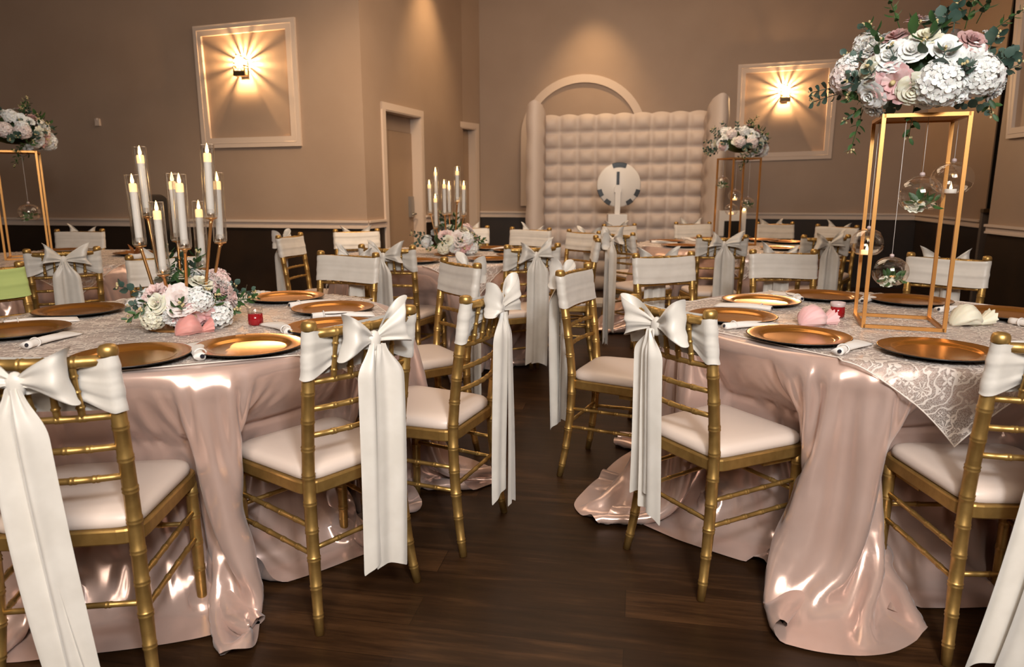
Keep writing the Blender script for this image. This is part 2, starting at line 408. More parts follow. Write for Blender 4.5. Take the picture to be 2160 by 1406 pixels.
def make_sash(seed, drift=0, extra=0, wide=1):
    rs = random.Random(seed)
    zc = .827
    half = [(.012, -.286, .020, .842), (.03, -.262, .022, .841), (.055, -.240, .028, .838), (.095, -.233, .042, .833), (.135, -.243, .058, .828)]
    pc = (.1725, -.2345)
    arc = [(pc[0] + .0225 * cos(a), pc[1] + .0225 * sin(a), .068, zc) for a in [radians(-95 + 185 * k / 8) for k in range(9)]]
    fr = [(.14, -.2125, .068, zc), (.1, -.2135, .0675, zc), (.05, -.2145, .067, zc), (0, -.2148, .067, zc)]
    path = half + arc + fr; path = path + [(-x, y, h, z) for x, y, h, z in path[-2::-1]]
    P = []; n = len(path); NV = 17
    ph = [rs.uniform(0, 6) for _ in range(6)]
    for i, (x, y, h, z) in enumerate(path):
        a = Vector(path[max(i - 1, 0)][:2]); b = Vector(path[min(i + 1, n - 1)][:2]); t = (b - a).normalized(); nx, ny = t.y, -t.x
        row = []
        s = i / (n - 1) * 2 - 1
        for j in range(NV):
            v = j / (NV - 1) * 2 - 1
            front = abs(s) < .34
            amp = .0009 if front else (.0030 if i < 4 or i > n - 5 else .0010)
            w = amp * (sin(7.5 * v + ph[0] + 1.5 * s) + .6 * sin(13 * v + ph[1] - 2 * s)) + (.0011 * sin(5 * v + ph[2]) + .0006 * sin(19 * v + ph[4] + s) if front else .0006 * sin(24 * v + 3 * s))
            zz = z + h * v + (.004 * sin(9 * s + ph[3]) if front else .002 * sin(20 * s))
            row.append((x + nx * w, y + ny * w - (zz - .827) * .15, zz))
        P.append(row)
    mb = MB(); mb.grid(P); sash = mb.build('sash', M['ivory'])
    sm = sash.modifiers.new('sub', 'SUBSURF'); sm.levels = 1; sm.render_levels = 1; bake(sash)
    # knot
    mb = MB(); K = []
    for i in range(14):
        a = 2 * pi * i / 14; row = []
        for j in range(9):
            b = -pi / 2 + pi * j / 8
            row.append((.021 * cos(a) * cos(b) * (1 + .12 * sin(5 * b)), -.293 + .016 * sin(a) * cos(b) * (1 + .1 * sin(3 * b + a)), .846 + .030 * sin(b)))
        K.append(row)
    mb.grid(K, wrap=True); mb.build('knot', M['ivory'], sash)
    # two bow loops
    for sx in (-1, 1):
        L = .112 + rs.uniform(-.012, .012); ang = radians(16 + rs.uniform(-10, 12)); w1 = .054 + rs.uniform(-.004, .006); bl = .034
        p1, p2, p3 = rs.uniform(0, 6), rs.uniform(0, 6), rs.uniform(-.05, .22)
        P = []
        for i in range(29):
            s = i / 28; o0 = sin(pi * s) ** .7; row = []
            for j in range(13):
                v = j / 12 * 2 - 1
                o = L * o0 * (1 + (.16 + p3) * v * o0 * (.5 + .5 * v)) - .010 * (1 - v * v) * o0 * o0
                h = .011 + (w1 - .011) * sin(pi * s) ** .62
                wr = .005 * sin(5.5 * v + p1 + 3 * s) * (1 - .5 * o0) + .003 * sin(10 * v + p2)
                yy = -.297 + bl * sin(2 * pi * s) * (1 - .30 * v * v) + wr - .006 * o0
                up = h * v + .010 * o0 * sin(3 * v + p2)
                row.append((sx * (.008 + cos(ang) * o - sin(ang) * up), yy, (.854 + sin(ang) * o + cos(ang) * up) - 1.0 * o * o * (.9 - .7 * v)))
            P.append(row)
        mb = MB(); mb.grid(P); o = mb.build('bow_loop', M['ivory'], sash)
        sm = o.modifiers.new('sub', 'SUBSURF'); sm.levels = 1; sm.render_levels = 1; bake(o)
    # two hanging tails
    for k, sx in enumerate((-1, 1)):
        Lt = .655 + (.03 if k else -.02) + rs.uniform(-.02, .03) + extra; p1, p2 = rs.uniform(0, 6), rs.uniform(0, 6); x1 = sx * (.014 + rs.uniform(0, .012)); tw = rs.uniform(.7, 1.3)
        P = []
        for i in range(33):
            s = i / 32; g = min(1, s / .13); g = g * g * (3 - 2 * g); row = []
            for j in range(17):
                v = j / 16 * 2 - 1
                hw = .013 + (.031 + .009 * s) * g * wide
                x = sx * .005 + x1 * g + v * hw + .007 * sin(3 * s + p2) * s + drift * s * s + drift * .25 * s
                fold = .016 * g * cos(v * 2.6 * tw + p1) * (1 - .45 * s) + .006 * sin(v * 6 + p2) * (1 - g * .4)
                z = .842 - s * Lt - (.012 * v * sx * s if k else -.018 * v * s) - .015 * s * (v * v)
                y = -.304 - .012 * k + fold - .008 * g - .006 * sin(2.5 * s + p1)
                row.append((x, y, z))
            P.append(row)
        mb = MB(); mb.grid(P); o = mb.build('tail', M['ivory'], sash)
        sm = o.modifiers.new('sub', 'SUBSURF'); sm.levels = 1; sm.render_levels = 1; bake(o)
    return sash
CH0 = make_chair_base(); SASH = [make_sash(s) for s in (3, 11, 24, 37)] + [make_sash(5, .05, .13, .72), make_sash(6, -.075, .12, 1.7), make_sash(26, 0, -.12, 1.05)]
chair_n = 0
def place_chair(x, y, a, label, group, v=None, green=False):
    global chair_n
    r = copy_tree(CH0); r.location = (x, y, 0); r.rotation_euler.z = a
    s = copy_tree(SASH[v], r); chair_n += 1
    if green:
        for o in [s]:
            o.material_slots[0].link = 'OBJECT'; o.material_slots[0].material = M['green_satin']
        s['label'] = 'pale green sash'
    return tag(r, label, 'chair', group)

T1 = (-1.19, 2.63); T2 = (1.41, 2.68); T3 = (-.5, 5.33); T4 = (1.93, 6.3); T5 = (-3.3, 5.05)
G1, G2, G3, G4, G5 = ('chairs around the left front table', 'chairs around the right front table', 'chairs around the middle back table', 'chairs around the right back table', 'chairs around the far left table')
CH1 = [(-1.111, 1.774, .132, 'nearest gold chair at bottom left, ivory bow and long tail cut by the left edge', 4),
       (-.606, 2.127, .86, 'gold chair in left foreground with back to us, ivory tail over its right side', 1),
       (-.313, 2.54, 1.19, 'gold chair turned edgewise beside the aisle on the left, ivory tails hanging to the right', 2),
       (-.46, 3.32, 2.12, 'gold chair with sash front turned to us, behind the edgewise left aisle chair', 3),
       (-.98, 3.67, 2.80, 'gold chair facing us across the left front table, wide plain sash behind two plates', 1),
       (-1.71, 3.58, -2.58, 'gold chair facing us, half hidden behind the near candelabrum', 2),
       (-2.18, 3.13, -1.94, 'gold chair with a pale green sash cut off by the left edge', 0)]
for i, (x, y, a, l, v) in enumerate(CH1): place_chair(x, y, a, l, G1, v, i == 6)
CH2 = [(1.367, 1.926, -.03, 'nearest gold chair at bottom right, cut off by the right edge', 5),
       (.70, 2.285, -1.065, 'gold chair in right foreground with back to us, ivory bow and tails at its left', 6),
       (.50, 3.06, -2.02, 'gold chair on the right of the aisle with slanted sash front above its seat', 1),
       (.91, 3.63, -2.78, 'gold chair facing us behind the left plates of the right front table', 3),
       (1.54, 3.80, 3.14, 'gold chair facing us behind the middle plates of the right front table', 1),
       (2.14, 3.56, 2.45, 'gold chair facing us right of the tall flower stand, two bow ears above its sash', 0)]
for x, y, a, l, v in CH2: place_chair(x, y, a, l, G2, v)
CH3 = [(-.69, 4.60, -.32, 'gold chair with back to us and ivory bow, just left of the middle back table', 0),
       (.03, 4.66, .42, 'gold chair with back to us right of the middle table, long ivory tail', 1),
       (.36, 5.10, 1.5, 'gold chair seen edgewise right of the middle back table, ivory tail reaching low', 2),
       (.40, 5.74, 2.25, 'gold chair with slanted sash front, far end of aisle, facing the middle back table', 3),
       (.07, 6.07, 2.75, 'gold chair facing us behind the middle back table, before the left part of the inflatable', 1),
       (-.39, 6.32, -3.1, 'gold chair facing us right behind the small candelabra of the middle back table', 2),
       (-1.23, 5.82, -2.8, 'gold chair facing us beside the tan door, narrow sash with small bow ears', 3),
       (-1.44, 5.37, -1.75, 'gold chair seen sideways against the dark wall panel, bow bunched on its left', 0)]
for x, y, a, l, v in CH3: place_chair(x, y, a, l, G3, v)
CH4 = [(1.56, 5.55, .0, 'gold chair with back to us and upright bow below the small flower stand', 0),
       (2.30, 5.55, .12, 'gold chair with back to us and bow, right front of the right back table', 1),
       (1.86, 7.06, -3.05, 'gold chair facing us between the white inflatable and the small flower stand', 2),
       (2.66, 7.02, 3.14, 'gold chair facing us under the right wall sconce, two bow ears on top', 0),
       (2.90, 6.56, 2.45, 'gold chair facing us at the right end of the right back table', 1),
       (1.14, 6.70, -2.7, 'gold chair facing us just below the round photo kiosk', 3),
       (1.05, 5.84, -1.0, 'gold chair with back to us, left of the right back table, at the aisle end', 2)]
for x, y, a, l, v in CH4: place_chair(x, y, a, l, G4, v)
CH5 = [(-2.75, 4.37, .55, 'gold chair with back to us at the left edge, large ivory bow and wide tail', 0),
       (-3.60, 5.81, -2.95, 'gold chair facing us against the dark panel at far left, sash in shadow', 1)]
for x, y, a, l, v in CH5: place_chair(x, y, a, l, G5, v)
def kill(o):
    for c in list(o.children): kill(c)
    bpy.data.objects.remove(o)
kill(CH0)
for s in SASH: kill(s)
# ------------------------------------------------------------------ cloths
TOP = .765
def refine(p):
    """doubles a (rings x around) lattice with a smooth four-point rule"""
    q = np.zeros((p.shape[0], p.shape[1] * 2, 3)); q[:, ::2] = p
    q[:, 1::2] = (9 * (p + np.roll(p, -1, 1)) - np.roll(p, 1, 1) - np.roll(p, -2, 1)) / 16
    n = q.shape[0]; r = np.zeros((2 * n - 1, q.shape[1], 3)); r[::2] = q
    e = np.concatenate([q[:1], q, q[-1:]]); r[1::2] = (9 * (e[1:-2] + e[2:-1]) - e[:-3] - e[3:]) / 16
    r[:, :, 2] = np.clip(r[:, :, 2], .008, TOP); return r
def cloth_obj(name, p, loc, rz=0, sub=1):
    p = refine(p) if sub else p.copy()
    p[:, :, 2] = np.clip(p[:, :, 2], .008, TOP)
    nr, nt = p.shape[:2]
    v = [tuple(a) for a in p.reshape(-1, 3)]; f = []
    for i in range(nr - 1):
        for j in range(nt):
            j2 = (j + 1) % nt; f.append((i * nt + j, (i + 1) * nt + j, (i + 1) * nt + j2, i * nt + j2))
    k = len(v); v.append((0, 0, TOP)); f += [(k, j, (j + 1) % nt) for j in range(nt)]
    o = obj_from(name, v, f, M['satin'], loc=(*loc, 0), rotz=rz)
    return o
def seats(T, chs): return [(c[0] - T[0], c[1] - T[1], c[2]) for c in chs]
SEED1, SEED2 = 4, 9
ST1, ST2 = (180, 180) if FASTCLOTH else (1500, 1500)
cl1 = drape(SEED1, seats(T1, CH1), steps=ST1, push=4., zl=.15); cl2 = drape(SEED2, seats(T2, CH2), steps=ST1, push=4., zl=.15)
kw = dict(steps=ST2, nt=220, nr=32, push=3.)
cl3 = drape(2, seats(T3, CH3), **kw); cl4 = drape(5, seats(T4, CH4), **kw); cl5 = drape(7, seats(T5, CH5), **kw)
GC = 'blush satin tablecloths'
for T, p, hi, l in ((T1, cl1, 1, 'blush satin floor-length cloth on the left front table under the tall candelabra'), (T2, cl2, 1, 'blush satin floor-length cloth on the right front table under the tall flower stand'),
        (T3, cl3, 0, 'blush satin cloth on the middle back table under the small candelabra'), (T4, cl4, 0, 'blush satin cloth on the right back table below the small flower stand'), (T5, cl5, 0, 'blush satin cloth on the far left table behind the chair with the wide bow')):
    tag(cloth_obj('tablecloth', p, T, 0, hi), l, 'tablecloth', GC)
def lace(T, rz, p, prz, side=1.42, n=72):
    nr, nt = p.shape[:2]
    R = np.sqrt((p[:, :, :2] ** 2).sum(-1)); Z = p[:, :, 2]
    def cr(a, z):
        j = int(round(((a - prz) % (2 * pi)) / (2 * pi) * nt)) % nt
        m = 0
        for dj in (-3, -2, -1, 0, 1, 2, 3):
            col = Z[3:26, (j + dj) % nt]; i = int(np.argmin(np.abs(col - z))) + 3
            m = max(m, R[i, (j + dj) % nt], R[max(i - 1, 0), (j + dj) % nt], R[min(i + 1, nr - 1), (j + dj) % nt])
        return m
    v = []; uv = []; f = []; Rt = .772; rb = .02
    for i in range(n + 1):
        for j in range(n + 1):
            x = (i / n - .5) * side; y = (j / n - .5) * side
            # gently scalloped straight hem
            a = math.atan2(y, x) + rz; r = math.hypot(x, y)
            uv.append((x, y))
            if r <= Rt - .004: v.append((r * cos(a), r * sin(a), TOP + .0035))
            else:
                d = r - (Rt - .004); t = min(d / rb, pi / 2 * .98) if d < rb * pi / 2 else pi / 2
                if d < rb * pi / 2: rr = Rt + rb * sin(d / rb) * .6; z = TOP + .0035 - rb * (1 - cos(d / rb))
                else: rr = Rt + .012; z = TOP + .0035 - rb - (d - rb * pi / 2)
                rr = max(rr, min(cr(a, z) + .009, Rt + .12))
                v.append((rr * cos(a), rr * sin(a), z))
    for i in range(n):
        for j in range(n):
            q = (i * (n + 1) + j, (i + 1) * (n + 1) + j, (i + 1) * (n + 1) + j + 1, i * (n + 1) + j + 1); f.append(q)
    mi = [1 if (k // n in (0, n - 1) or k % n in (0, n - 1)) and False else 0 for k in range(len(f))]
    o = obj_from('lace_overlay', v, f, [M['lace'], M['lace_hem']], loc=(*T, 0), uv=uv, midx=mi)
    # hem cord along the four edges
    E = [i * (n + 1) for i in range(n + 1)] + [n * (n + 1) + j for j in range(1, n + 1)] + [i * (n + 1) + n for i in range(n - 1, -1, -1)] + [j for j in range(n - 1, 0, -1)]
    mb = MB(); mb.tube([v[k] for k in E] + [v[E[0]]], .0022, 5, False); mb.build('hem', M['lace_hem'], o)
    return o
tip = at_z(2020, 943, .55); a2 = math.atan2(tip.y - T2[1], tip.x - T2[0])
for T, a, p, prz, l in ((T1, radians(-112), cl1, 0, 'square ivory lace overlay on the left front table under the gold plates'), (T2, a2, cl2, 0, 'square ivory lace overlay on the right front table, one corner hanging over the edge'),
                  (T3, radians(-72), cl3, 0, 'ivory lace overlay on the middle back table, corner hanging behind a chair'), (T4, radians(-100), cl4, 0, 'ivory lace overlay on the right back table below the small flower stand'), (T5, radians(-48), cl5, 0, 'ivory lace overlay on the far left table, corner hanging right of the wide bow')):
    tag(lace(T, a - pi / 4, p, prz), l, 'lace overlay', 'lace overlays')

# ------------------------------------------------------------------ chargers
def make_charger():
    prof = [(.0, .006), (.108, .006), (.116, .0075), (.122, .0125), (.128, .0145), (.160, .0185), (.1645, .0190), (.1655, .0175), (.1645, .016), (.160, .0145), (.128, .0105), (.116, .002), (.108, 0), (.0, 0)]
    mb = MB(); mb.lathe(prof, 48, close=False, mfun=lambda i: 0 if i < 6 else 1); o = mb.build('charger_plate', [M['charger'], M['black']]); return o
PL0 = make_charger()
def plate(P, label, group):
    c = PL0.copy(); C.objects.link(c); c.location = (P[0], P[1], TOP + .004); return tag(c, label, 'plate', group)
GP = ('gold plates on the left front table', 'gold plates on the right front table', 'gold plates on the middle back table', 'gold plates on the right back table', 'gold plates on the far left table')
for (u, v), l in (((277, 755), 'copper gold charger plate behind the nearest left chair, dark rim at the table edge'), ((527, 733), 'copper gold charger plate at front of left table, right of the jewelled rolled napkin'),
                  ((705, 692), 'copper gold charger plate seen through the back of the left foreground chair'), ((703, 653), 'copper gold charger plate on left table before the wide plain sash chair'),
                  ((605, 629), 'copper gold charger plate at the back of the left table behind the red votive'), ((167, 657), 'copper gold charger plate at the back left of the left table behind a pointed napkin'),
                  ((35, 700), 'copper gold charger plate on the left table cut by the left edge')):
    plate(at_z(u, v, TOP + .01), l, GP[0])
for (u, v), l in (((1683, 712), 'copper gold charger plate at the front left of the right table, between two rolled napkins'), ((1976, 742), 'copper gold charger plate at the front of the right table above the hanging lace corner'),
                  ((1545, 670), 'copper gold charger plate at the left of the right table beside the foreground chair back'), ((1605, 637), 'copper gold charger plate, back left of the right table, behind a flat napkin'),
                  ((1737, 626), 'copper gold charger plate at the back of the right table behind the red jelly votive'), ((1920, 636), 'copper gold charger plate seen behind and through the tall flower stand'),
                  ((2125, 664), 'copper gold charger plate at the right edge beside the cream wrapped favour')):
    plate(at_z(u, v, TOP + .01), l, GP[1])
def ring_plates(T, chs, names, grp, skip=()):
    for i, (c, nm) in enumerate(zip(chs, names)):
        if i in skip: continue
        d = Vector((c[0] - T[0], c[1] - T[1])).normalized() * .57
        plate((T[0] + d.x, T[1] + d.y), nm, grp)
ring_plates(T3, CH3, ['gold plate at the front left of the middle back table', 'gold plate on the middle back table before the long tailed chair',
    'gold plate at the right end of the middle back table before the edge-on chair', 'gold plate on the middle back table before the slanted sash chair at the aisle', 'gold plate at the back right of the middle back table before a plain sash chair',
    'gold plate at the back of the middle back table right of the small candelabra flowers', 'gold plate at the back left of the middle back table', 'gold plate at the left end of the middle back table'], GP[2], (6, 7))
ring_plates(T4, CH4, ['gold plate at the front of the right back table behind the upright bow', 'gold plate at the front right of the right back table', 'gold plate at the back of the right back table left of the flower stand', 'gold plate at the back of the right back table right of the flower stand',
    'gold plate at the right end of the right back table', 'gold plate at the left end of the right back table before the inflatable', 'gold plate at the front left of the right back table'], GP[3])
plate((T5[0] + .50, T5[1] + .28), 'gold plate on the far left table at the right of the wide bow chair', GP[4])
plate((T5[0] - .20, T5[1] + .54), 'gold plate on the far left table before the shadowed sash', GP[4])
bpy.data.objects.remove(PL0)

# ------------------------------------------------------------------ napkins rolled through a ring
def make_napkin(seed):
    rs = random.Random(seed); r = empty('rolled_napkin')
    P = []
    for i in range(15):
        s = i / 14; L = .23; row = []
        w = .0145 + .012 * abs(s - .18) + .030 * max(0, s - .3) ** 1.1; h = .0115 - .006 * max(0, s - .3)
        for j in range(16):
            a = 2 * pi * j / 16
            k = 1 + .10 * sin(3 * a + seed + 2 * s)
            row.append((-.03 + s * L, w * cos(a) * k + .006 * sin(4 * s + seed), max(.0005, h + h * sin(a) * k + .004 * s * sin(5 * s))))
        P.append(row)
    mb = MB(); mb.grid([r_ + [r_[0]] for r_ in P])
    mb.f.append(tuple(range(16))); mb.m.append(0)
    mb.f.append(tuple(14 * 17 + j for j in range(16))[::-1]); mb.m.append(0)
    cl = mb.build('napkin_cloth', M['napkin'], r)
    mb = MB(); mb.tube([(.012, .0168 * cos(a), .0135 + .0140 * sin(a)) for a in [2 * pi * k / 18 for k in range(19)]], .0026, 6, False); mb.build('napkin_ring', M['offwhite'], r)
    mb = MB(); mb.lathe([(.0001, .0), (.006, .0), (.0064, .0015), (.0045, .003), (.0001, .006)], 12, (-.0005, 0, 0), close=False)
    g = mb.build('jewel', M['gem'], r); g.rotation_euler = (0, radians(-75), 0); g.location = (-.031, 0, .0135)
    return r
NP = [make_napkin(k) for k in (1, 2, 3)]
def napkin(pe, po, label, group, k):
    P, Q = at_z(*pe, TOP + .01), at_z(*po, TOP + .01)      # outer tip with ring first
    r = copy_tree(NP[k % 3]); d = Q - P
    r.location = (P.x, P.y, TOP + .0045); r.rotation_euler.z = math.atan2(d.y, d.x); tag(r, label, 'napkin', group)
GN = ('napkins on the left front table', 'napkins on the right front table')
for k, (a, b, l) in enumerate((((424, 752), (404, 722), 'rolled white napkin with dark jewel between the two front plates of the left table'), ((30, 684), (150, 672), 'long white napkin with a pointed end between two plates at the left edge'),
        ((625, 645), (720, 633), 'flat white napkin between the two back right plates of the left table'), ((676, 668), (745, 663), 'white napkin tip peeking in front of the plate before the wide sash chair'),
        ((548, 622), (515, 631), 'white napkin behind the flower ring at the back of the left table'), ((605, 700), (585, 688), 'white napkin left of the left foreground chair back'), ((278, 643), (283, 631), 'small white napkin end with dark jewel left of the flower ring'), ((70, 728), (110, 714), 'white napkin behind the nearest left chair bow'))):
    napkin(a, b, l, GN[0], k)
for k, (a, b, l) in enumerate((((1776, 742), (1818, 712), 'rolled white napkin with dark jewel between the two front plates of the right table'), ((1542, 690), (1640, 680), 'rolled white napkin with dark jewel left of the front left plate on the right table'),
        ((1612, 652), (1510, 641), 'flat white napkin before the back left plate of the right table'), ((1684, 631), (1645, 619), 'folded white napkin between the two back plates of the right table'), ((1822, 636), (1848, 623), 'white napkin just behind the left poles of the tall flower stand'),
        ((1992, 655), (2085, 648), 'rolled white napkin with dark jewel right of the tall flower stand'), ((2146, 682), (2190, 690), 'white napkin end at the right edge of the right table'))):
    napkin(a, b, l, GN[1], k + 1)
for k, (T, a, l) in enumerate(((T4, 2.0, 'white napkin at the back left of the right back table'), (T4, 2.9, 'white napkin at the left end of the right back table'), (T4, 1.05, 'white napkin right of the small flower stand on the right back table'), (T3, .8, 'white napkin at the back right of the middle back table'))):
    r = copy_tree(NP[k % 3]); r.location = (T[0] + .66 * cos(a), T[1] + .66 * sin(a), TOP + .0045); r.rotation_euler.z = a + pi; tag(r, l, 'napkin', 'napkins on the back tables')
for r in NP: kill(r)

# ------------------------------------------------------------------ votives and wrapped favours
def votive(P, label, full):
    r = empty('votive', (P.x, P.y, TOP + .004))
    mb = MB(); mb.lathe([(.0001, 0), (.021, 0), (.026, .006), (.027, .022), (.0255, .043), (.0001, .043)], 16, close=False)
    for v in range(len(mb.v)):
        x, y, z = mb.v[v]; a = math.atan2(y, x); k = 1 + .05 * cos(8 * a); mb.v[v] = (x * k, y * k, z)
    mb.build('red_jar', M['redglass'], r)
    mb = MB(); mb.lathe([(.0255, .043), (.028, .046), (.0275, .060), (.026, .060), (.024, .046)] if not full else [(.0255, .043), (.028, .047), (.0275, .066), (.0262, .066), (.025, .046)], 16, close=False); mb.build('rim', M['frost'] if not full else M['glass'], r)
    return tag(r, label, 'votive', 'red votives')
votive(at_z(540, 687, TOP), 'small red votive glass with clear rim on the left front table beside the flower ring', True)
votive(at_z(1765, 671, TOP), 'small red jelly votive with frosted lid left of the tall flower stand', False)
def favour(P, rz, sc, m, label, seed):
    rs = random.Random(seed); Pn = []; ph = [rs.uniform(0, 6) for _ in range(4)]
    for i in range(25):
        s = i / 24; row = []
        R = (.036 * sin(pi * min(1, s / .72)) ** .6 + .008) if s < .72 else .008 + .024 * ((s - .72) / .28) ** .8
        for j in range(28):
            a = 2 * pi * j / 28; k = 1 + .16 * abs(sin(4.5 * a + ph[0] + 4 * s)) ** .7 + .09 * sin(11 * a + ph[1] + 2 * s) * (1 + s) + .10 * sin(2 * a + ph[2]) + .08 * sin(9 * s + ph[3] + a)
            row.append((-.06 + .15 * s, R * k * cos(a), max(.0, R * .85 + R * k * .85 * sin(a))))
        Pn.append(row + [row[0]])
    mb = MB(); mb.grid(Pn); mb.f.append(tuple(range(28))); mb.m.append(0)
    o = mb.build('wrapped_favor', m, loc=(P.x, P.y, TOP + .004), rotz=rz); o.scale = (sc,) * 3
    bpy_b = MB(); bpy_b.tube([(.047, .011 * cos(a), .010 + .011 * sin(a)) for a in [2 * pi * k / 12 for k in range(13)]], .003, 5, False); bpy_b.build('tie', m, o)
    return tag(o, label, 'favor', 'wrapped favors')
favour(at_z(402, 706, TOP), .75, .82, M['fl_coral'], 'coral pink gathered fabric favor in front of the flower ring on the left front table', 1)
favour(at_z(1715, 687, TOP), .3, .95, M['fl_pink'], 'pink wrapped favor beside the red jelly votive on the right front table', 2)
favour(at_z(2038, 688, TOP), .1, 1.0, M['fl_cream'], 'cream wrapped favor right of the tall flower stand base', 3)

bw = at_z(288, 546, TOP); r = empty('ornament_bowl', (bw.x, bw.y, TOP + .004))
mb = MB(); mb.lathe([(.0001, 0), (.03, 0), (.034, .006), (.05, .035), (.047, .035), (.03, .01), (.0001, .008)], 20, close=False); mb.build('bowl', M['napkin'], r)
mb = MB(); q_ = random.Random(4)
for k in range(16):
    a = q_.uniform(0, 6.28); e = q_.uniform(.2, 1.3); d = Vector((cos(a) * cos(e), sin(a) * cos(e), sin(e))); L_ = q_.uniform(.04, .10); sd = d.orthogonal().normalized() * .011
    b0 = Vector((0, 0, .03)); mb.add([b0, b0 + d * L_ * .5 + sd, b0 + d * L_, b0 + d * L_ * .5 - sd], [(0, 1, 2, 3)])
mb.build('dried_petals', mat('amber_petals', (.30, .10, .02), .6), r); tag(r, 'amber dried petals in a small white bowl on the far left table edge', 'bowl')
# ------------------------------------------------------------------ flowers
def petals(mb, layers, r, seed, ruf=.0, m=0):
    rs = random.Random(seed)
    for (n, rt, h, sp, curl) in layers:
        off = rs.uniform(0, 6)
        for k in range(n):
            ph = off + 2 * pi * k / n + rs.uniform(-.15, .15); kk = rs.uniform(.9, 1.1); q = rs.uniform(0, 6); P = []
            for i in range(6):
                s = i / 5; row = []
                for j in range(6):
                    v = j / 5 * 2 - 1
                    rho = r * rt * kk * (s ** .75) * (1 - .10 * v * v * s) + r * .02
                    a = ph + v * sp * (.55 + .45 * sin(pi * min(s, .75)))
                    z = r * h * (s - curl * s ** 4) * (1 - .16 * v * v * s) + ruf * r * sin(5 * v + q) * s * s
                    row.append((rho * cos(a), rho * sin(a), z))
                P.append(row)
            mb.grid(P, m)
ROSE = [(3, .14, .62, 1.5, .1), (4, .30, .66, 1.1, .15), (5, .52, .62, .9, .25), (5, .76, .52, .75, .35), (6, 1.0, .34, .62, .5)]
PEONY = [(5, .25, .5, 1.0, .1), (6, .48, .50, .8, .2), (8, .72, .40, .6, .3), (9, .92, .24, .5, .4), (9, 1.05, .06, .48, .3)]
OPEN = [(6, .5, .30, .6, .2), (8, .8, .22, .5, .3), (8, 1.05, .08, .48, .2)]
def bloom_mesh(kind, col, r, seed):
    mb = MB(); mats = [M['fl_' + col]]
    if kind == 'rose': petals(mb, ROSE, r, seed, .03)
    elif kind == 'peony': petals(mb, PEONY, r, seed, .09)
    elif kind == 'open_peony':
        petals(mb, OPEN, r, seed, .06); mats.append(M['bud']); mb.lathe([(.0001, r * .1), (r * .13, r * .12), (r * .12, r * .3), (.0001, r * .36)], 8, close=False, m=1)
    elif kind == 'hydrangea':
        rs = random.Random(seed); n = 40
        for k in range(n):
            z = 1 - 1.25 * (k + .5) / n; a = k * 2.39996; q = math.sqrt(max(0, 1 - z * z)); nrm = Vector((q * cos(a), q * sin(a), z))
            t = nrm.orthogonal().normalized(); b = nrm.cross(t); c = nrm * r * .92 * rs.uniform(.93, 1.08); tw = rs.uniform(0, 6); w = r * .27
            for p in range(4):
                e = tw + p * pi / 2; d1 = t * cos(e) + b * sin(e); d2 = nrm.cross(d1)
                pts = [c + d1 * w * a_ + d2 * w * b_ + nrm * w * (.16 * abs(b_) * 2 + c_ * a_) for c_ in (rs.uniform(-.05, .3),) for a_, b_ in ((0, -.06), (.35, -.42), (.75, -.56), (1.08, -.34), (1.18, 0), (1.08, .34), (.75, .56), (.35, .42), (0, .06), (.6, 0))]
                mb.add(pts, [(9, q_, q_ + 1) for q_ in range(8)])
        mb.lathe([(.0001, -r * .3), (r * .6, -r * .2), (r * .8, r * .1), (r * .6, r * .5), (.0001, r * .75)], 10, close=False)
    o = mb.build({'rose': 'rose', 'peony': 'peony', 'open_peony': 'peony', 'hydrangea': 'hydrangea'}[kind], mats)
    return o
BL = {}
def bloom(parent, kind, col, pos, nrm, r, rs):
    k = (kind, col, rs.randrange(2))
    if k not in BL: BL[k] = bloom_mesh(kind, col, 1.0, hash(kind + col) % 97 if False else (len(kind) * 13 + len(col) * 7 + k[2])); C.objects.unlink(BL[k])
    o = BL[k].copy(); C.objects.link(o); o.parent = parent; o.location = pos; o.scale = (r, r, r)
    o.rotation_euler = (Vector(nrm).to_track_quat('Z', 'Y') @ Matrix.Rotation(rs.uniform(0, 6), 3, 'Z').to_quaternion()).to_euler()
    return o
def sprig(parent, a, d, L, n, lr, m, rs, buds=True, round_=True):
    """stem from a along d with pairs of leaves"""
    a = Vector(a); d = Vector(d).normalized(); u = d.orthogonal().normalized(); w = d.cross(u); mb = MB()
    droop = Vector((0, 0, -.25))
    pt = lambda s: a + d * L * s + droop * L * s * s * .4
    mb.tube([pt(k / 5) for k in range(6)], .0016, 5, m=0)
    for k in range(n):
        s = .28 + .72 * k / max(1, n - 1); c = pt(s); ang = k * 1.57 + rs.uniform(-.3, .3)
        for sg in (0, pi):
            e = ang + sg; ld = (u * cos(e) + w * sin(e) + d * .55).normalized(); sd = ld.cross(d).normalized(); nn = ld.cross(sd); q = lr * rs.uniform(.8, 1.15) * (1.1 - .35 * s)
            ll = q * (2 if round_ else 2.8); pts = []; 
            for (tt, ww) in ((0, .0), (.2, .72), (.5, 1), (.8, .72), (1, .0)):
                for v in (-1, 0, 1): pts.append(c + ld * (ll * tt + .003) + sd * v * ww * q * (.95 if round_ else .62) + nn * (abs(v) * ww * q * .22 - tt * tt * q * .3))
            mb.add(pts, [(i * 3 + j, i * 3 + j + 1, i * 3 + j + 4, i * 3 + j + 3) for i in range(4) for j in range(2)], 0)
    if buds:
        for k in range(4):
            c = pt(1.0) + (u * rs.uniform(-1, 1) + w * rs.uniform(-1, 1) + d * rs.uniform(-.2, 1.4)) * .010
            mb.lathe([(.0001, -.004), (.004, -.001), (.0042, .003), (.0001, .006)], 6, c, 1, close=False)
    return mb.build('eucalyptus_sprig' if round_ else 'leaf_sprig', [m, M['bud']], parent)
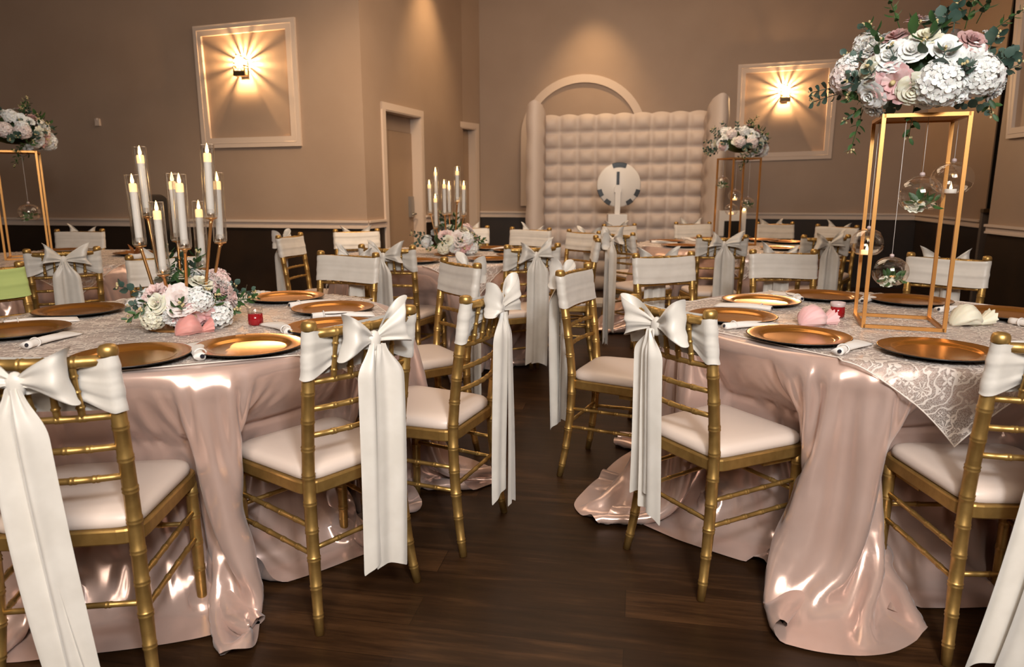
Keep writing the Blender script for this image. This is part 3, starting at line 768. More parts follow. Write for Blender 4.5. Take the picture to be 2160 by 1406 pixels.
def core(parent, rx, ry, rz, c):
    mb = MB(); P = []
    for i in range(20):
        a = 2 * pi * i / 20; P.append([(c[0] + rx * cos(a) * cos(b), c[1] + ry * sin(a) * cos(b), c[2] + rz * sin(b)) for b in [-pi / 2 + pi * j / 10 for j in range(11)]])
    mb.grid(P, wrap=True); return mb.build('foliage_core', M['leaf'], parent)
def on_ell(px, py, E, rad):
    o = Vector((0, 0, CAMH)); d = Vector(ray(px, py)); S = Vector((1 / rad[0], 1 / rad[1], 1 / rad[2]))
    oo = Vector([(o[i] - E[i]) * S[i] for i in range(3)]); dd = Vector([d[i] * S[i] for i in range(3)])
    a, b, c = dd.dot(dd), oo.dot(dd), oo.dot(oo) - 1; D = b * b - a * c
    t = (-b - math.sqrt(D)) / a if D > 0 else -b / a
    q = oo + dd * t; 
    p = Vector([E[i] + q[i] * rad[i] for i in range(3)]); n = Vector([q[i] / rad[i] for i in range(3)]).normalized()
    return p, n
# ---- the big arrangement on the tall stand
SC = Vector((1.43, 2.597)); STZ = 1.508
def arrangement(name, base, E, rad, blooms, sprigs, zoom, extra, seed, label, sc):
    rs = random.Random(seed); root = empty(name, base); B = Vector(base)
    core(root, rad[0] * .66, rad[1] * .66, rad[2] * .62, Vector(E) - B + Vector((0, 0, .02)))
    x0, y0, k, f = zoom
    for (u, v, kind, col, r) in blooms:
        p, n = on_ell(x0 + u / k, y0 + v / k, E, rad); r = r / k / f
        bloom(root, kind, col, p - B - n * r * .25, n, r * 1.10, rs)
    for (u, v, u2, v2, n_, lr, mm) in sprigs:
        p, n = on_ell(x0 + u / k, y0 + v / k, E, rad); q, _ = on_ell(x0 + u2 / k, y0 + v2 / k, E, rad)
        d = (q - p)
        d = d.normalized() * max(d.length, .06) if d.length > .02 else n * .07
        d = d + n * .035
        sprig(root, p - B - n * .01, d, d.length, n_, lr, M[mm], rs, True, mm == 'euca')
    for i in range(extra):
        a = radians(rs.uniform(5, 175)); e = radians(rs.uniform(-16, 62)); nn = Vector((cos(a) * cos(e), sin(a) * cos(e), sin(e)))
        p = Vector([nn[j] * rad[j] for j in range(3)]) + Vector(E) - B
        if rs.random() < .72: bloom(root, rs.choice(['rose', 'rose', 'peony', 'hydrangea']), rs.choice(['white', 'white', 'cream', 'white', 'palepink', 'blush', 'white']), p, nn, rs.uniform(.042, .06) * sc, rs)
        else: sprig(root, p * .9, nn, .13 * sc, 5, .017 * sc, M['euca'], rs)
    tag(root, label, 'flower arrangement')
    return root
BIG = [(840, 240, 'rose', 'mauve', 95), (1010, 235, 'rose', 'white', 130), (660, 390, 'rose', 'mauve', 115), (945, 390, 'rose', 'cream', 120), (430, 500, 'peony', 'white', 105), (815, 520, 'rose', 'white', 125), (1130, 510, 'rose', 'white', 125),
       (1375, 435, 'rose', 'mauve', 125), (1560, 385, 'peony', 'white', 80), (610, 570, 'peony', 'white', 145), (1400, 640, 'peony', 'white', 150), (625, 830, 'open_peony', 'pink', 165), (820, 890, 'rose', 'cream', 140), (1060, 850, 'hydrangea', 'white', 175),
       (1250, 920, 'peony', 'white', 130), (1480, 770, 'hydrangea', 'white', 150), (1605, 800, 'peony', 'palepink', 110), (430, 940, 'rose', 'white', 140), (430, 1090, 'peony', 'white', 100), (400, 730, 'peony', 'cream', 110), (1600, 910, 'peony', 'white', 100), (960, 1000, 'peony', 'white', 90)]
BIGS = [(1200, 330, 1200, 130, 5, .020, 'euca'), (1100, 340, 1060, 230, 4, .021, 'euca'), (1310, 300, 1330, 180, 4, .018, 'leaf'), (940, 600, 930, 500, 2, .024, 'leaf'), (1060, 700, 1090, 580, 2, .030, 'euca'), (660, 660, 640, 540, 3, .012, 'euca'), (440, 830, 450, 720, 3, .018, 'euca'), (340, 900, 300, 820, 3, .020, 'euca'),
        (1290, 800, 1270, 640, 4, .021, 'euca'), (1540, 520, 1530, 400, 4, .021, 'euca'), (1620, 640, 1680, 540, 5, .019, 'euca'), (780, 420, 860, 350, 2, .026, 'leaf'), (330, 1030, 280, 900, 3, .018, 'leaf'), (700, 330, 600, 50, 7, .012, 'leaf'), (1420, 250, 1560, -30, 7, .014, 'leaf'), (1560, 330, 1800, 180, 7, .010, 'leaf'),
        (390, 780, 230, 740, 6, .014, 'euca'), (340, 1080, 290, 1360, 6, .013, 'leaf'), (830, 1040, 790, 1230, 4, .014, 'leaf'), (520, 430, 440, 330, 4, .014, 'leaf'), (340, 640, 260, 560, 4, .015, 'euca'), (380, 1040, 250, 1090, 5, .012, 'leaf'), (1520, 950, 1500, 1040, 3, .014, 'leaf'), (1640, 760, 1690, 680, 4, .014, 'euca'), (990, 420, 1010, 340, 3, .022, 'leaf'), (470, 610, 540, 480, 3, .018, 'leaf')]
E2 = (SC.x, SC.y, 1.640); R2 = (.250, .24, .165)
arr = arrangement('flower_arrangement', (SC.x, SC.y, STZ + .004), E2, R2, BIG, BIGS, (1740, -14, 4.393, 605.), 44, 3, 'large white, pink and mauve bouquet with eucalyptus on the tall gold stand at right', 1)
arr['group'] = 'bouquets on the gold stands'
for loc, rz, sc, l in (((1.95, 6.28, STZ + .004), 1.9, .86, 'small white and blush bouquet on the gold stand below the right wall sconce'), ((-3.44, 5.08, STZ + .004), 2.6, .9, 'white flower bouquet cut by the left edge on the far left gold stand')):
    c = copy_tree(arr); c.location = loc; c.rotation_euler.z = rz; c.scale = (sc,) * 3; tag(c, l, 'flower arrangement', 'bouquets on the gold stands')
# ---- open square stands
def make_stand():
    r = empty('flower_stand'); s = .128; w = .0125; z1 = STZ - TOP - .004
    for x in (-1, 1):
        for y in (-1, 1):
            mb = MB(); mb.bar((x * s, y * s, 0), (x * s, y * s, z1), w); mb.build('upright', M['rose_gold'], r, False)
    for nm, z in (('base_frame', w / 2), ('top_frame', z1 - w / 2)):
        mb = MB()
        for a, b in (((-s, -s), (s, -s)), ((s, -s), (s, s)), ((s, s), (-s, s)), ((-s, s), (-s, -s))): mb.bar((*a, z), (*b, z), w)
        mb.build(nm, M['rose_gold'], r, False)
    mb = MB(); mb.box((0, 0, z1 - .004), (2 * s, 2 * s, .006)); mb.build('top_plate', M['rose_gold'], r, False)
    return r
s2 = make_stand(); s2.location = (SC.x, SC.y, TOP + .004); s2.rotation_euler.z = radians(-19.5)
tag(s2, 'tall open gold rod stand on the right front table under the large bouquet', 'flower stand', 'gold flower stands')
for loc, rz, l in (((1.95, 6.28, TOP + .004), .25, 'open gold rod stand on the right back table below the wall sconce'), ((-3.44, 5.08, TOP + .004), .5, 'open gold rod stand at the far left edge below a white bouquet')):
    c = copy_tree(s2); c.location = loc; c.rotation_euler.z = rz; tag(c, l, 'flower stand', 'gold flower stands')
# ---- hanging glass globes
def globe(pos, r, top, kind, lab, open_a, rs, clab):
    root = empty('glass_globe', pos); P = []
    for i in range(28):
        a = 2 * pi * i / 28; row = []
        for j in range(17):
            b = -pi / 2 + pi * j / 16; z = max(sin(b), -.80) * .93; q = cos(b) * 1.05 if sin(b) > -.8 else .63 * (j / 3.0)
            row.append((r * q * cos(a), r * q * sin(a), r * z))
        P.append(row)
    mb = MB(); nu, nv = 28, 17; v = [p for q in P for p in q]; f = []
    od = Vector((cos(open_a), sin(open_a), .25)).normalized()
    for i in range(nu):
        for j in range(nv - 1):
            q = (i * nv + j, ((i + 1) % nu) * nv + j, ((i + 1) % nu) * nv + j + 1, i * nv + j + 1)
            c = sum((Vector(v[k]) for k in q), Vector()) / 4
            if c.normalized().dot(od) < .86: f.append(q)
    mb.add(v, f); mb.build('globe', M['glass'], root)
    mb = MB(); mb.lathe([(.0001, r * .92), (r * .13, r * .93), (r * .12, r * 1.05), (r * .05, r * 1.1), (.0001, r * 1.1)], 12, close=False); mb.build('hook_stub', M['frost'], root)
    mb = MB(); mb.tube([(0, 0, r * 1.05), (0, 0, top - pos[2])], .0009, 5); mb.build('thread', M['napkin'], root)
    tag(root, lab, 'glass globe', 'hanging glass globes')
    zb = pos[2] - r * .74
    if kind == 'tealight':
        t = empty('tealight', (pos[0], pos[1], zb)); mb = MB(); mb.lathe([(.0001, 0), (.019, 0), (.0195, .002), (.0195, .015), (.018, .016), (.0001, .013)], 18, close=False); mb.build('cup', M['waxlit'] if 'lit' in clab else M['wax'], t)
        mb = MB(); mb.lathe([(.0001, .013), (.0045, .016), (.005, .021), (.0025, .030), (.0001, .036)], 10, close=False); mb.build('flame', M['flame'], t)
        tag(t, clab, 'tealight', 'tealights in the globes')
    else:
        t = empty('flower_sprig', (pos[0], pos[1], zb)); bloom(t, 'peony', 'cream', (-r * .22, -r * .1, r * .18), (-.4, -.6, .7), r * .45, rs)
        for k in range(3): sprig(t, (r * .05, -r * .1, r * .1), (cos(k * 2.2 - 1), sin(k * 2.2 - 1) - .3, .75), r * .75, 3, r * .26, M['leaf'], rs, False, False)
        tag(t, clab, 'flower', 'flowers in the globes')
rs = random.Random(8); GT = STZ - .006
for (px, py, y, r, k, l, oa, cl) in ((1830, 512, 2.67, .057, 'tealight', 'hanging glass globe at the left poles of the tall stand with a glowing tealight', -.4, 'lit tealight glowing in the globe left of the tall stand'),
        (1941, 410, 2.55, .070, 'flower', 'hanging glass globe with a white flower, middle height in the tall stand', 2.6, 'white flower with green leaf inside the middle globe of the tall stand'),
        (2008, 378, 2.66, .068, 'tealight', 'highest hanging glass globe in the tall stand, at its right poles', 0, 'white tealight in the highest globe by the right poles of the tall stand'),
        (1878, 573, 2.52, .058, 'flower', 'lowest hanging glass globe of the tall stand, filled with greenery', 2.8, 'green leaves inside the lowest globe of the tall stand')):
    p = at_y(px, py, y); globe(p, r, GT, k, l, oa, rs, cl)
for (px, py, dx, dy, k, l, cl) in ((1550, 412, 0, .03, 'tealight', 'upper tealight globe inside the gold stand under the wall sconce', 'lit tealight in the upper globe of the right back stand'), (1543, 442, -.02, -.04, 'tealight', 'lower tealight globe inside the gold stand under the wall sconce', 'lit tealight in the lower globe of the right back stand'),
        (1524, 385, 0, .02, 'flower', 'globe with a flower at the left poles of the right back stand', 'flower in the globe at the left poles of the right back stand'), (1577, 428, 0, 0, 'flower', 'globe with a white flower at the right poles of the right back stand', 'white flower in the globe at the right poles of the right back stand')):
    p = at_y(px, py, 6.28 + dy); globe(p, .055, GT, k, l, 1.2, rs, cl)
globe(at_y(62, 448, 5.06), .068, GT, 'flower', 'glass globe with a white flower hanging in the far left stand', 2, rs, 'white flower in the globe of the far left stand')

# ------------------------------------------------------------------ candelabra with glass chimneys
CB = at_z(388, 690, TOP)
def make_candelabra():
    r = empty('candelabrum')
    mb = MB(); mb.lathe([(.0001, 0), (.118, 0), (.120, .003), (.118, .008), (.10, .010), (.0001, .010)], 40, close=False); mb.build('base', M['stem_gold'], r)
    spots = [(-.136, .085, .392), (-.122, -.012, .292), (.086, -.122, .292), (-.050, .122, .300), (.156, -.055, .392), (.142, .040, .300), (.045, .10, .200), (.002, -.116, .202)]
    for x, y, h in spots:
        mb = MB(); mb.tube([(x * .62, y * .62, .008), (x * .66, y * .66, h * .3), (x * .97, y * .97, h * .94), (x, y, h)], .0056, 10)
        mb.lathe([(.0056, -.012), (.008, -.006), (.02, -.002), (.0205, 0), (.0001, .001)], 16, (x, y, h), close=False); mb.build('stem', M['stem_gold'], r)
        tilt = Vector((x * .16, y * .16, 1)); P = []
        for i in range(25):
            a = 2 * pi * i / 24; P.append([(x + tilt.x * z + q * cos(a), y + tilt.y * z + q * sin(a), h + z) for q, z in ((.0001, .002), (.021, .002), (.0235, .006), (.0235, .03), (.0235, .244), (.0232, .246), (.0222, .244), (.0222, .008))])
        mb = MB(); mb.grid(P); mb.build('glass_chimney', M['glass'], r)
        mb = MB(); mb.lathe([(.0001, .002), (.018, .004), (.0165, .012), (.014, .03), (.0125, .03), (.0125, .012), (.0001, .012)], 16, (x, y, h), close=False); mb.build('candle_cup', M['glass'], r)
    return r, spots
cnd, SPOTS = make_candelabra(); cnd.location = (CB.x, CB.y, TOP + .004)
tag(cnd, 'tall gold candelabrum with glass chimneys on the left front table', 'candelabrum', 'candelabra')
C3P = (-.465, 5.33); c = copy_tree(cnd); c.location = (*C3P, TOP + .004); c.rotation_euler.z = 2.6; tag(c, 'gold candelabrum with glass chimneys on the middle back table, smaller with distance', 'candelabrum', 'candelabra')
def make_candle():
    r = empty('taper_candle'); mb = MB()
    mb.lathe([(.0001, 0), (.0115, 0), (.0125, .004), (.0125, .192), (.0128, .196)], 16, close=False); mb.build('wax_body', M['wax'], r)
    mb = MB(); mb.lathe([(.0128, .174), (.0130, .196), (.0120, .202), (.0085, .2035), (.0001, .204)], 16, close=False); mb.build('glowing_tip', M['waxlit'], r)
    mb = MB(); mb.lathe([(.0001, .202), (.0055, .206), (.0062, .212), (.0038, .224), (.0012, .234), (.0001, .237)], 12, close=False); mb.build('flame', M['flame'], r)
    return r
K0 = make_candle()
N1 = ['candle in the tall glass chimney at the back left of the near candelabrum', 'candle in the leftmost mid-height chimney of the near candelabrum', 'candle in the front middle chimney of the near candelabrum', 'candle just behind the front middle one of the near candelabrum',
      'candle in the tall right chimney of the near candelabrum', 'candle in the rightmost chimney of the near candelabrum', 'candle in the low right chimney of the near candelabrum', 'candle in the low front left chimney of the near candelabrum']
N2 = ['candle in the tall right chimney of the distant candelabrum', 'candle at the right, mid height, of the distant candelabrum', 'candle at the back of the distant candelabrum', 'candle at the front middle of the distant candelabrum', 'candle in the tall left chimney of the distant candelabrum', 'candle at the far left of the distant candelabrum', 'low candle at the front left of the distant candelabrum', 'low candle at the back right of the distant candelabrum']
for base, rz, nm in ((cnd, 0, N1), (c, 2.6, N2)):
    for (x, y, h), l in zip(SPOTS, nm):
        k = copy_tree(K0); k.location = (base.location.x + x * cos(rz) - y * sin(rz), base.location.y + x * sin(rz) + y * cos(rz), base.location.z + h + .0135)
        t = Vector((x * .16, y * .16, 1)); t = Matrix.Rotation(rz, 3, 'Z') @ t; k.rotation_euler = t.to_track_quat('Z', 'Y').to_euler()
        tag(k, 'lit ivory ' + l, 'candle', 'candles in the candelabra')
kill(K0)
RING = [(880, 270, 'rose', 'cream', 152), (1180, 345, 'rose', 'cream', 176), (1475, 460, 'peony', 'blush', 183), (545, 470, 'peony', 'blush', 170), (890, 580, 'peony', 'palepink', 201), (1090, 830, 'open_peony', 'pink', 231), (570, 640, 'rose', 'cream', 146), (510, 850, 'hydrangea', 'cream', 146),
        (1430, 800, 'hydrangea', 'white', 183), (1170, 570, 'hydrangea', 'white', 158), (800, 860, 'peony', 'white', 134), (720, 160, 'rose', 'white', 109), (1280, 1000 - 90, 'peony', 'white', 122)]
RINGS = [(760, 400, 760, 230, 3, .018, 'leaf'), (720, 740, 840, 660, 3, .017, 'leaf'), (1340, 720, 1340, 560, 4, .014, 'leaf'), (1580, 600, 1700, 560, 4, .017, 'leaf'), (420, 720, 280, 790, 4, .013, 'leaf'), (1620, 640, 1820, 500, 5, .010, 'leaf'), (770, 180, 740, 60, 4, .015, 'leaf'), (1080, 220, 1110, 80, 4, .015, 'leaf'), (950, 420, 960, 330, 3, .018, 'leaf'), (1190, 660, 1200, 560, 3, .014, 'euca'), (1540, 740, 1550, 680, 3, .016, 'leaf'), (450, 520, 470, 650, 3, .012, 'leaf')]
EC = (CB.x + .005, CB.y, TOP + .095); RC = (.165, .16, .095)
fr = arrangement('floral_ring', (CB.x, CB.y, TOP + .014), EC, RC, RING, RINGS, (240, 540, 6.39, 600.), 24, 6, 'low ring of blush, cream and white flowers around the foot of the near candelabrum', .95)
fr['group'] = 'flower rings around the candelabra'
c = copy_tree(fr); c.location = (*C3P, TOP + .014); c.rotation_euler.z = .1; c.scale = (1.12,) * 3; tag(c, 'low ring of pink and white flowers around the foot of the distant candelabrum', 'flower arrangement', 'flower rings around the candelabra')

for o in BL.values(): bpy.data.objects.remove(o)
# ------------------------------------------------------------------ the room
def V2(x, y): return Vector((x, y))
HC = 4.0; RB, RT = .868, .928
ADIR = V2(-cos(radians(10.7)), sin(radians(10.7)))
C0 = V2(-1.423, 7.072); L0 = C0 + ADIR * 5.4; P = V2(-.637, 9.56); Q = V2(-.43, 9.9); R = V2(5.05, 9.0); S = V2(4.72, 7.2)
T = V2(4.24, 6.40); U = V2(3.5, -4.0); LW = V2(-7.2, -4.0)
class Wall:
    """a standing wall from a to b (plan); the room lies on its right-hand side seen walking a->b"""
    def __init__(s, a, b, flip=False):
        s.a, s.b = a, b; s.d = (b - a).normalized(); s.L = (b - a).length; s.n = V2(s.d.y, -s.d.x) * (-1 if flip else 1)
    def pt(s, u, z, off=0): q = s.a + s.d * u + s.n * off; return Vector((q.x, q.y, z))
    def hit(s, px, py):
        d = ray(px, py); den = d[0] * s.n.x + d[1] * s.n.y; t = (s.a.x * s.n.x + s.a.y * s.n.y) / den
        q = V2(d[0] * t, d[1] * t); return ((q - s.a).dot(s.d), CAMH + d[2] * t)
    def slab(s, mb, u0, u1, z0, z1, m, th=.12, off=0):
        v = [s.pt(u, z, o) for o in (off, off - th) for u in (u0, u1) for z in (z0, z1)]
        mb.add(v, [(0, 1, 3, 2), (4, 6, 7, 5), (0, 4, 5, 1), (2, 3, 7, 6), (0, 2, 6, 4), (1, 5, 7, 3)], m)
    def wall(s, name, holes=(), u0=0, u1=None):
        mb = MB(); u1 = s.L if u1 is None else u1
        def strip(a, b):
            s.slab(mb, a, b, 0, RB, 1); s.slab(mb, a, b, RB, HC, 0)
        k = u0
        for (a, b, z) in holes:
            strip(k, a); s.slab(mb, a, b, z, HC, 0); k = b
        strip(k, u1)
        return struct(mb.build(name, [M['wall'], M['wain']], smooth=False))
    def rail(s, name, u0, u1):
        mb = MB(); s.slab(mb, u0, u1, RB, RT + .004, 0, .018, .016); s.slab(mb, u0, u1, RT - .008, RT + .014, 0, .036, .036); s.slab(mb, u0, u1, RB - .006, RB + .012, 0, .026, .026)
        return struct(mb.build(name, M['trim'], smooth=False))
wl = Wall(L0, C0); wd = Wall(C0, P); w2 = Wall(Q - (Q - P).normalized() * 1.15, Q); wb = Wall(Q, R); wr = Wall(R, S); wn = Wall(T, U); wj = Wall(V2(6.2, 6.75), T)
ws = Wall(LW, L0); wk = Wall(U, LW)
wl.wall('wall_left'); wl.rail('trim_1', 0, wl.L + .02)
# door wall
ua, zt = wd.hit(802, 212); ub, zt2 = wd.hit(890, 236); ZD = (zt + zt2) / 2
cas = .07
wd.wall('wall_door', [(ua + cas, ub - cas, ZD - cas)]); 
if ua > .06: wd.rail('trim_2', .0, ua)
wd.rail('trim_3', ub, wd.L)
w2.wall('wall_passage', [(w2.L - .98, w2.L - .11, 2.03)])
wb.wall('wall_back', u0=-.1, u1=wb.L + .1); wb.rail('trim_4', 0, wb.L)
wr.wall('wall_right'); wr.rail('trim_5', 0, wr.L - .02)
wn.wall('wall_near_right'); wn.rail('trim_6', 0, wn.L)
struct(wj.wall('wall_jog')); ws.wall('wall_side'); wk.wall('wall_rear')
def hole_dark(S_, E_):
    pass
mb = MB(); mb.box((-1, 3, -.05), (18, 18, .1)); struct(mb.build('floor', M['floor'], smooth=False))
mb = MB(); mb.box((-1, 3, HC + .05), (18, 18, .1)); struct(mb.build('ceiling', M['ceil'], smooth=False))
def door(w, name, u0, u1, z1, leaf_top, hand, recess=.10):
    mb = MB()   # casing boards around the opening plus the jamb lining
    w.slab(mb, u0, u0 + cas, 0, z1, 0, .02, .02); w.slab(mb, u1 - cas, u1, 0, z1, 0, .02, .02); w.slab(mb, u0, u1, z1 - cas, z1, 0, .02, .021)
    w.slab(mb, u0 + cas, u0 + cas + .012, 0, z1 - cas, 0, .14, .015); w.slab(mb, u1 - cas - .012, u1 - cas, 0, z1 - cas, 0, .14, .015); w.slab(mb, u0 + cas, u1 - cas, z1 - cas - .012, z1 - cas, 0, .14, .015)
    d = struct(mb.build(name, M['trim'], smooth=False))
    mb = MB(); w.slab(mb, u0 + cas + .012, u1 - cas - .012, .01, leaf_top, 0, .045, -recess); lf = mb.build('door_leaf', M['doorp'], d, False)
    mb = MB(); w.slab(mb, u0 + cas + .012, u1 - cas - .012, leaf_top + .004, z1 - cas - .012, 0, .03, -recess - .01); mb.build('transom_panel', M['wall'], d, False)
    if hand:
        uh = u1 - cas - .10
        mb = MB(); w.slab(mb, uh - .035, uh + .035, .93, 1.16, 0, .035, -recess + .035); k = mb.build('lock_plate', M['steel'], lf, False)
        mb = MB(); mb.tube([w.pt(uh, .97, -recess + .03), w.pt(uh, .97, -recess + .075), w.pt(uh - .03, .968, -recess + .085), w.pt(uh - .12, .962, -recess + .08)], .010, 8); mb.build('handle', M['steel'], lf)
    return d
u2, z2 = wd.hit(845, 275)
door(wd, 'door_1', ua, ub, ZD, min(z2, ZD - .2), True)
door(w2, 'door_2', w2.L - 1.04, w2.L - .05, 2.09, 1.99, False)
# black sheet for the unlit gap's shade, and the grey door edge at the right
mb = MB(); a, b = S, V2(5.6, 6.75); wg = Wall(V2(5.9, 7.4), V2(5.9, 6.6)); 
mb.add([(S.x + .0, S.y - .02, 0), (6.2, 7.2, 0), (6.2, 7.2, HC), (S.x + .0, S.y - .02, HC)], [(0, 1, 2, 3)]); struct(mb.build('wall_gap_shade', M['dark'], smooth=False))
p0 = at_y(2057, 560, 7.05); p1 = at_y(2083, 560, 7.05)
mb = MB(); mb.box(((p0.x + p1.x) / 2, 7.05, .52), (abs(p1.x - p0.x) * .95, .05, 1.04), rz=radians(-10)); d3 = struct(mb.build('door_3', mat('grey_door_edge', (.12, .10, .09), .5), smooth=False))
mb = MB(); mb.box(((p0.x + p1.x) / 2, 7.02, 1.04), (abs(p1.x - p0.x) * 1.25, .07, .035), rz=radians(-10)); mb.build('push_bar', M['bronze'], d3, False)
# ---- picture-frame mouldings with sconces
def frame(w, name, outer, inner):
    O = [w.hit(*p) for p in outer]; I = [w.hit(*p) for p in inner]; mb = MB()
    for k in range(4):
        k2 = (k + 1) % 4
        v = [w.pt(*q, o) for o in (.0, .028) for q in (O[k], O[k2], I[k2], I[k])]
        mb.add(v, [(4, 5, 6, 7), (0, 1, 5, 4), (2, 3, 7, 6), (1, 2, 6, 5), (0, 4, 7, 3)])
        m1 = [((O[q][0] * .55 + I[q][0] * .45), (O[q][1] * .55 + I[q][1] * .45)) for q in (k, k2)]
        mb.tube([w.pt(*m1[0], .026), w.pt(*m1[1], .026)], .005, 6)
    o = struct(mb.build(name, M['trim'], smooth=False)); return o
frame(wl, 'trim_7', [(409, 57), (623, 37), (638, 308), (430, 313)], [(426, 78), (604, 61.6), (617, 287), (447, 292)])
frame(wb, 'trim_8', [(1557, 137), (1771, 124.6), (1752, 334.5), (1549, 341)], [(1573, 155), (1749, 143.5), (1737, 317.6), (1566, 324)])
frame(wn, 'trim_9', [(2155, -60), (2420, -110), (2390, 262), (2128, 293)], [(2172, -40), (2400, -80), (2370, 235), (2140, 270)])
def sconce(w, px, py, label, pw):
    u, z = w.hit(px, py); p = w.pt(u, z, 0); rz = math.atan2(w.d.y, w.d.x)
    r = empty('wall_sconce', p, rz)   # local x along the wall, local -y into the room
    mb = MB(); mb.box((0, -.008, -.03), (.07, .014, .13)); mb.build('back_plate', M['bronze'], r, False)
    mb = MB(); mb.box((0, -.075, -.105), (.12, .075, .012)); mb.box((0, -.112, -.085), (.12, .006, .045))
    for sx in (-1, 1): mb.box((sx * .056, -.105, -.06), (.008, .012, .10))
    mb.build('cup', M['bronze'], r, False)
    mb = MB()
    for sx in (-1, 0, 1): mb.box((sx * .04, -.116, -.035), (.034, .004, .085), rz=0)
    mb.build('glass_panel', M['glass'], r, False)
    mb = MB()
    for k in range(17):     # dark bars stand in for the crystal shade, shaped to throw the rays
        a = 2 * pi * k / 17 + .1; q = .052 + .006 * ((k * 7) % 3)
        if -1.9 < math.atan2(sin(a), cos(a)) < -1.25: continue
        mb.tube([(q * cos(a), -.018, q * sin(a) + .02), (q * cos(a) * 1.04, -.105, q * sin(a) * 1.04 + .02)], .0052 + .003 * ((k * 5) % 2), 6)
    mb.build('ray_bar', M['bronze'], r)
    mb = MB(); mb.lathe([(.0001, -.03), (.018, -.026), (.026, -.006), (.027, .012), (.020, .032), (.0001, .042)], 16, (0, -.06, .02), close=False); b = mb.build('bulb', M['bulb'], r); b.visible_shadow = False
    tag(r, label, 'wall light', 'wall sconces')
    l = bpy.data.lights.new('sconce_light', 'POINT'); l.energy = pw; l.color = (1, .60, .28); l.shadow_soft_size = .012
    lo = bpy.data.objects.new('sconce_light', l); C.objects.link(lo); lo.location = w.pt(u, z + .02, .06)
sconce(wl, 516, 138, 'lit wall sconce throwing star rays inside the left wall frame', 75)
sconce(wb, 1654, 196, 'lit wall sconce throwing star rays inside the right wall frame', 75)
u, z = wl.hit(208, 258); mb = MB(); mb.box(wl.pt(u, z, .012), (.05, .024, .07), rz=math.atan2(wl.d.y, wl.d.x)); mb.lathe([(.0001, 0), (.012, 0), (.010, .02), (.0001, .022)], 10, wl.pt(u, z + .02, .02), close=False)
tag(mb.build('wall_sensor', M['trim'], smooth=False), 'tiny pale knob high on the left wall, left of the framed sconce', 'wall fixture')
# ---- arched moulding on the back wall
mb = MB(); uL, zb = wb.hit(1099, 434); uT, zt = wb.hit(1232, 157); uT2, zti = wb.hit(1232, 174); uR, _ = wb.hit(1345, 232)
Rw = uT - uL; zs = zt - Rw * .95; wd_ = .10; pts = []
pts = [(uL, zb), (uL, zs)] + [(uT - Rw * cos(a), zs + (zt - zs) * sin(a)) for a in [pi * k / 30 for k in range(1, 30)]] + [(2 * uT - uL, zs), (2 * uT - uL, zb)]
inn = [(uL + wd_, zb), (uL + wd_, zs)] + [(uT - (Rw - wd_) * cos(a), zs + (zt - zs - wd_) * sin(a)) for a in [pi * k / 30 for k in range(1, 30)]] + [(2 * uT - uL - wd_, zs), (2 * uT - uL - wd_, zb)]
for k in range(len(pts) - 1):
    v = [wb.pt(*q, o) for o in (0, .03) for q in (pts[k], pts[k + 1], inn[k + 1], inn[k])]
    mb.add(v, [(4, 5, 6, 7), (0, 1, 5, 4), (2, 3, 7, 6)])
struct(mb.build('trim_10', M['trim'], smooth=False))
# ---- white inflatable photo enclosure
IB = at_y(1312, 394, 8.75); ir = empty('inflatable_booth', (IB.x, 8.75, 0), radians(-6)); HW = 1.13
def quilt(w, z0, z1a, z1b, nu, nv, amp, orient):
    P = []; ku, kv = nu * 8, nv * 8
    for i in range(ku + 1):
        u = i / ku; row = []; zt_ = z1a + (z1b - z1a) * u
        for j in range(kv + 1):
            v = j / kv; h = amp * (abs(sin(pi * u * nu)) ** .45) * (abs(sin(pi * v * nv)) ** .5)
            row.append(orient(u * w, h, z0 + (zt_ - z0) * v + .02 * abs(sin(pi * u * nu)) * (v > .999)))
        P.append(row)
    return P
mb = MB(); mb.grid(quilt(2 * HW - .30, .0, 2.09, 2.13, 9, 11, .075, lambda u, h, z: (u - HW + .15, .04 - h, z)))
mb.box((0, .16, 1.05), (2 * HW - .3, .2, 2.09)); mb.build('quilted_panel', M['inflate'], ir)
for sx, zf in ((-1, 2.16), (1, 2.21)):
    def wing(side):
        P = []
        for i in range(25):
            u = i / 24; row = []
            for j in range(61):
                v = j / 60; zt_ = 2.08 + (zf - 2.08) * (u * u * (3 - 2 * u)) ** 1.0
                h = (.035 * abs(sin(pi * u * 2)) ** .5 * abs(sin(pi * v * 11)) ** .5 if side > 0 else .012 * sin(pi * v * 6) ** 2)
                x = sx * (HW - .17 + (.0 if side > 0 else .18)) + (-sx if side > 0 else sx) * h - sx * .03 * u
                row.append((x, .1 - .62 * u, zt_ * v))
            P.append(row)
        return P
    A, B = wing(1), wing(-1); mb = MB(); mb.grid(A); mb.grid(B)
    front = []
    for k in range(9):
        t = k / 8; bul = .10 * sin(pi * t) ** .7
        front.append([(a[0] + (b[0] - a[0]) * t, a[1] - bul * (1 - .0 * j), a[2] + (.05 * sin(pi * t) if j == 60 else 0)) for j, (a, b) in enumerate(zip(A[-1], B[-1]))])
    mb.grid(front)
    mb.grid([[A[i][-1], ((A[i][-1][0] + B[i][-1][0]) / 2, A[i][-1][1], A[i][-1][2] + .05), B[i][-1]] for i in range(25)])
    mb.grid([[front[0][-1], front[0][-1]]] + [[front[k][-1], (A[-1][-1][0] + (B[-1][-1][0] - A[-1][-1][0]) * k / 8, A[-1][-1][1], A[-1][-1][2] + .05 * sin(pi * k / 8))] for k in range(1, 9)])
    mb.build('side_pillar', M['inflate'], ir)
tag(ir, 'big white quilted inflatable enclosure with side pillars against the back wall', 'inflatable')
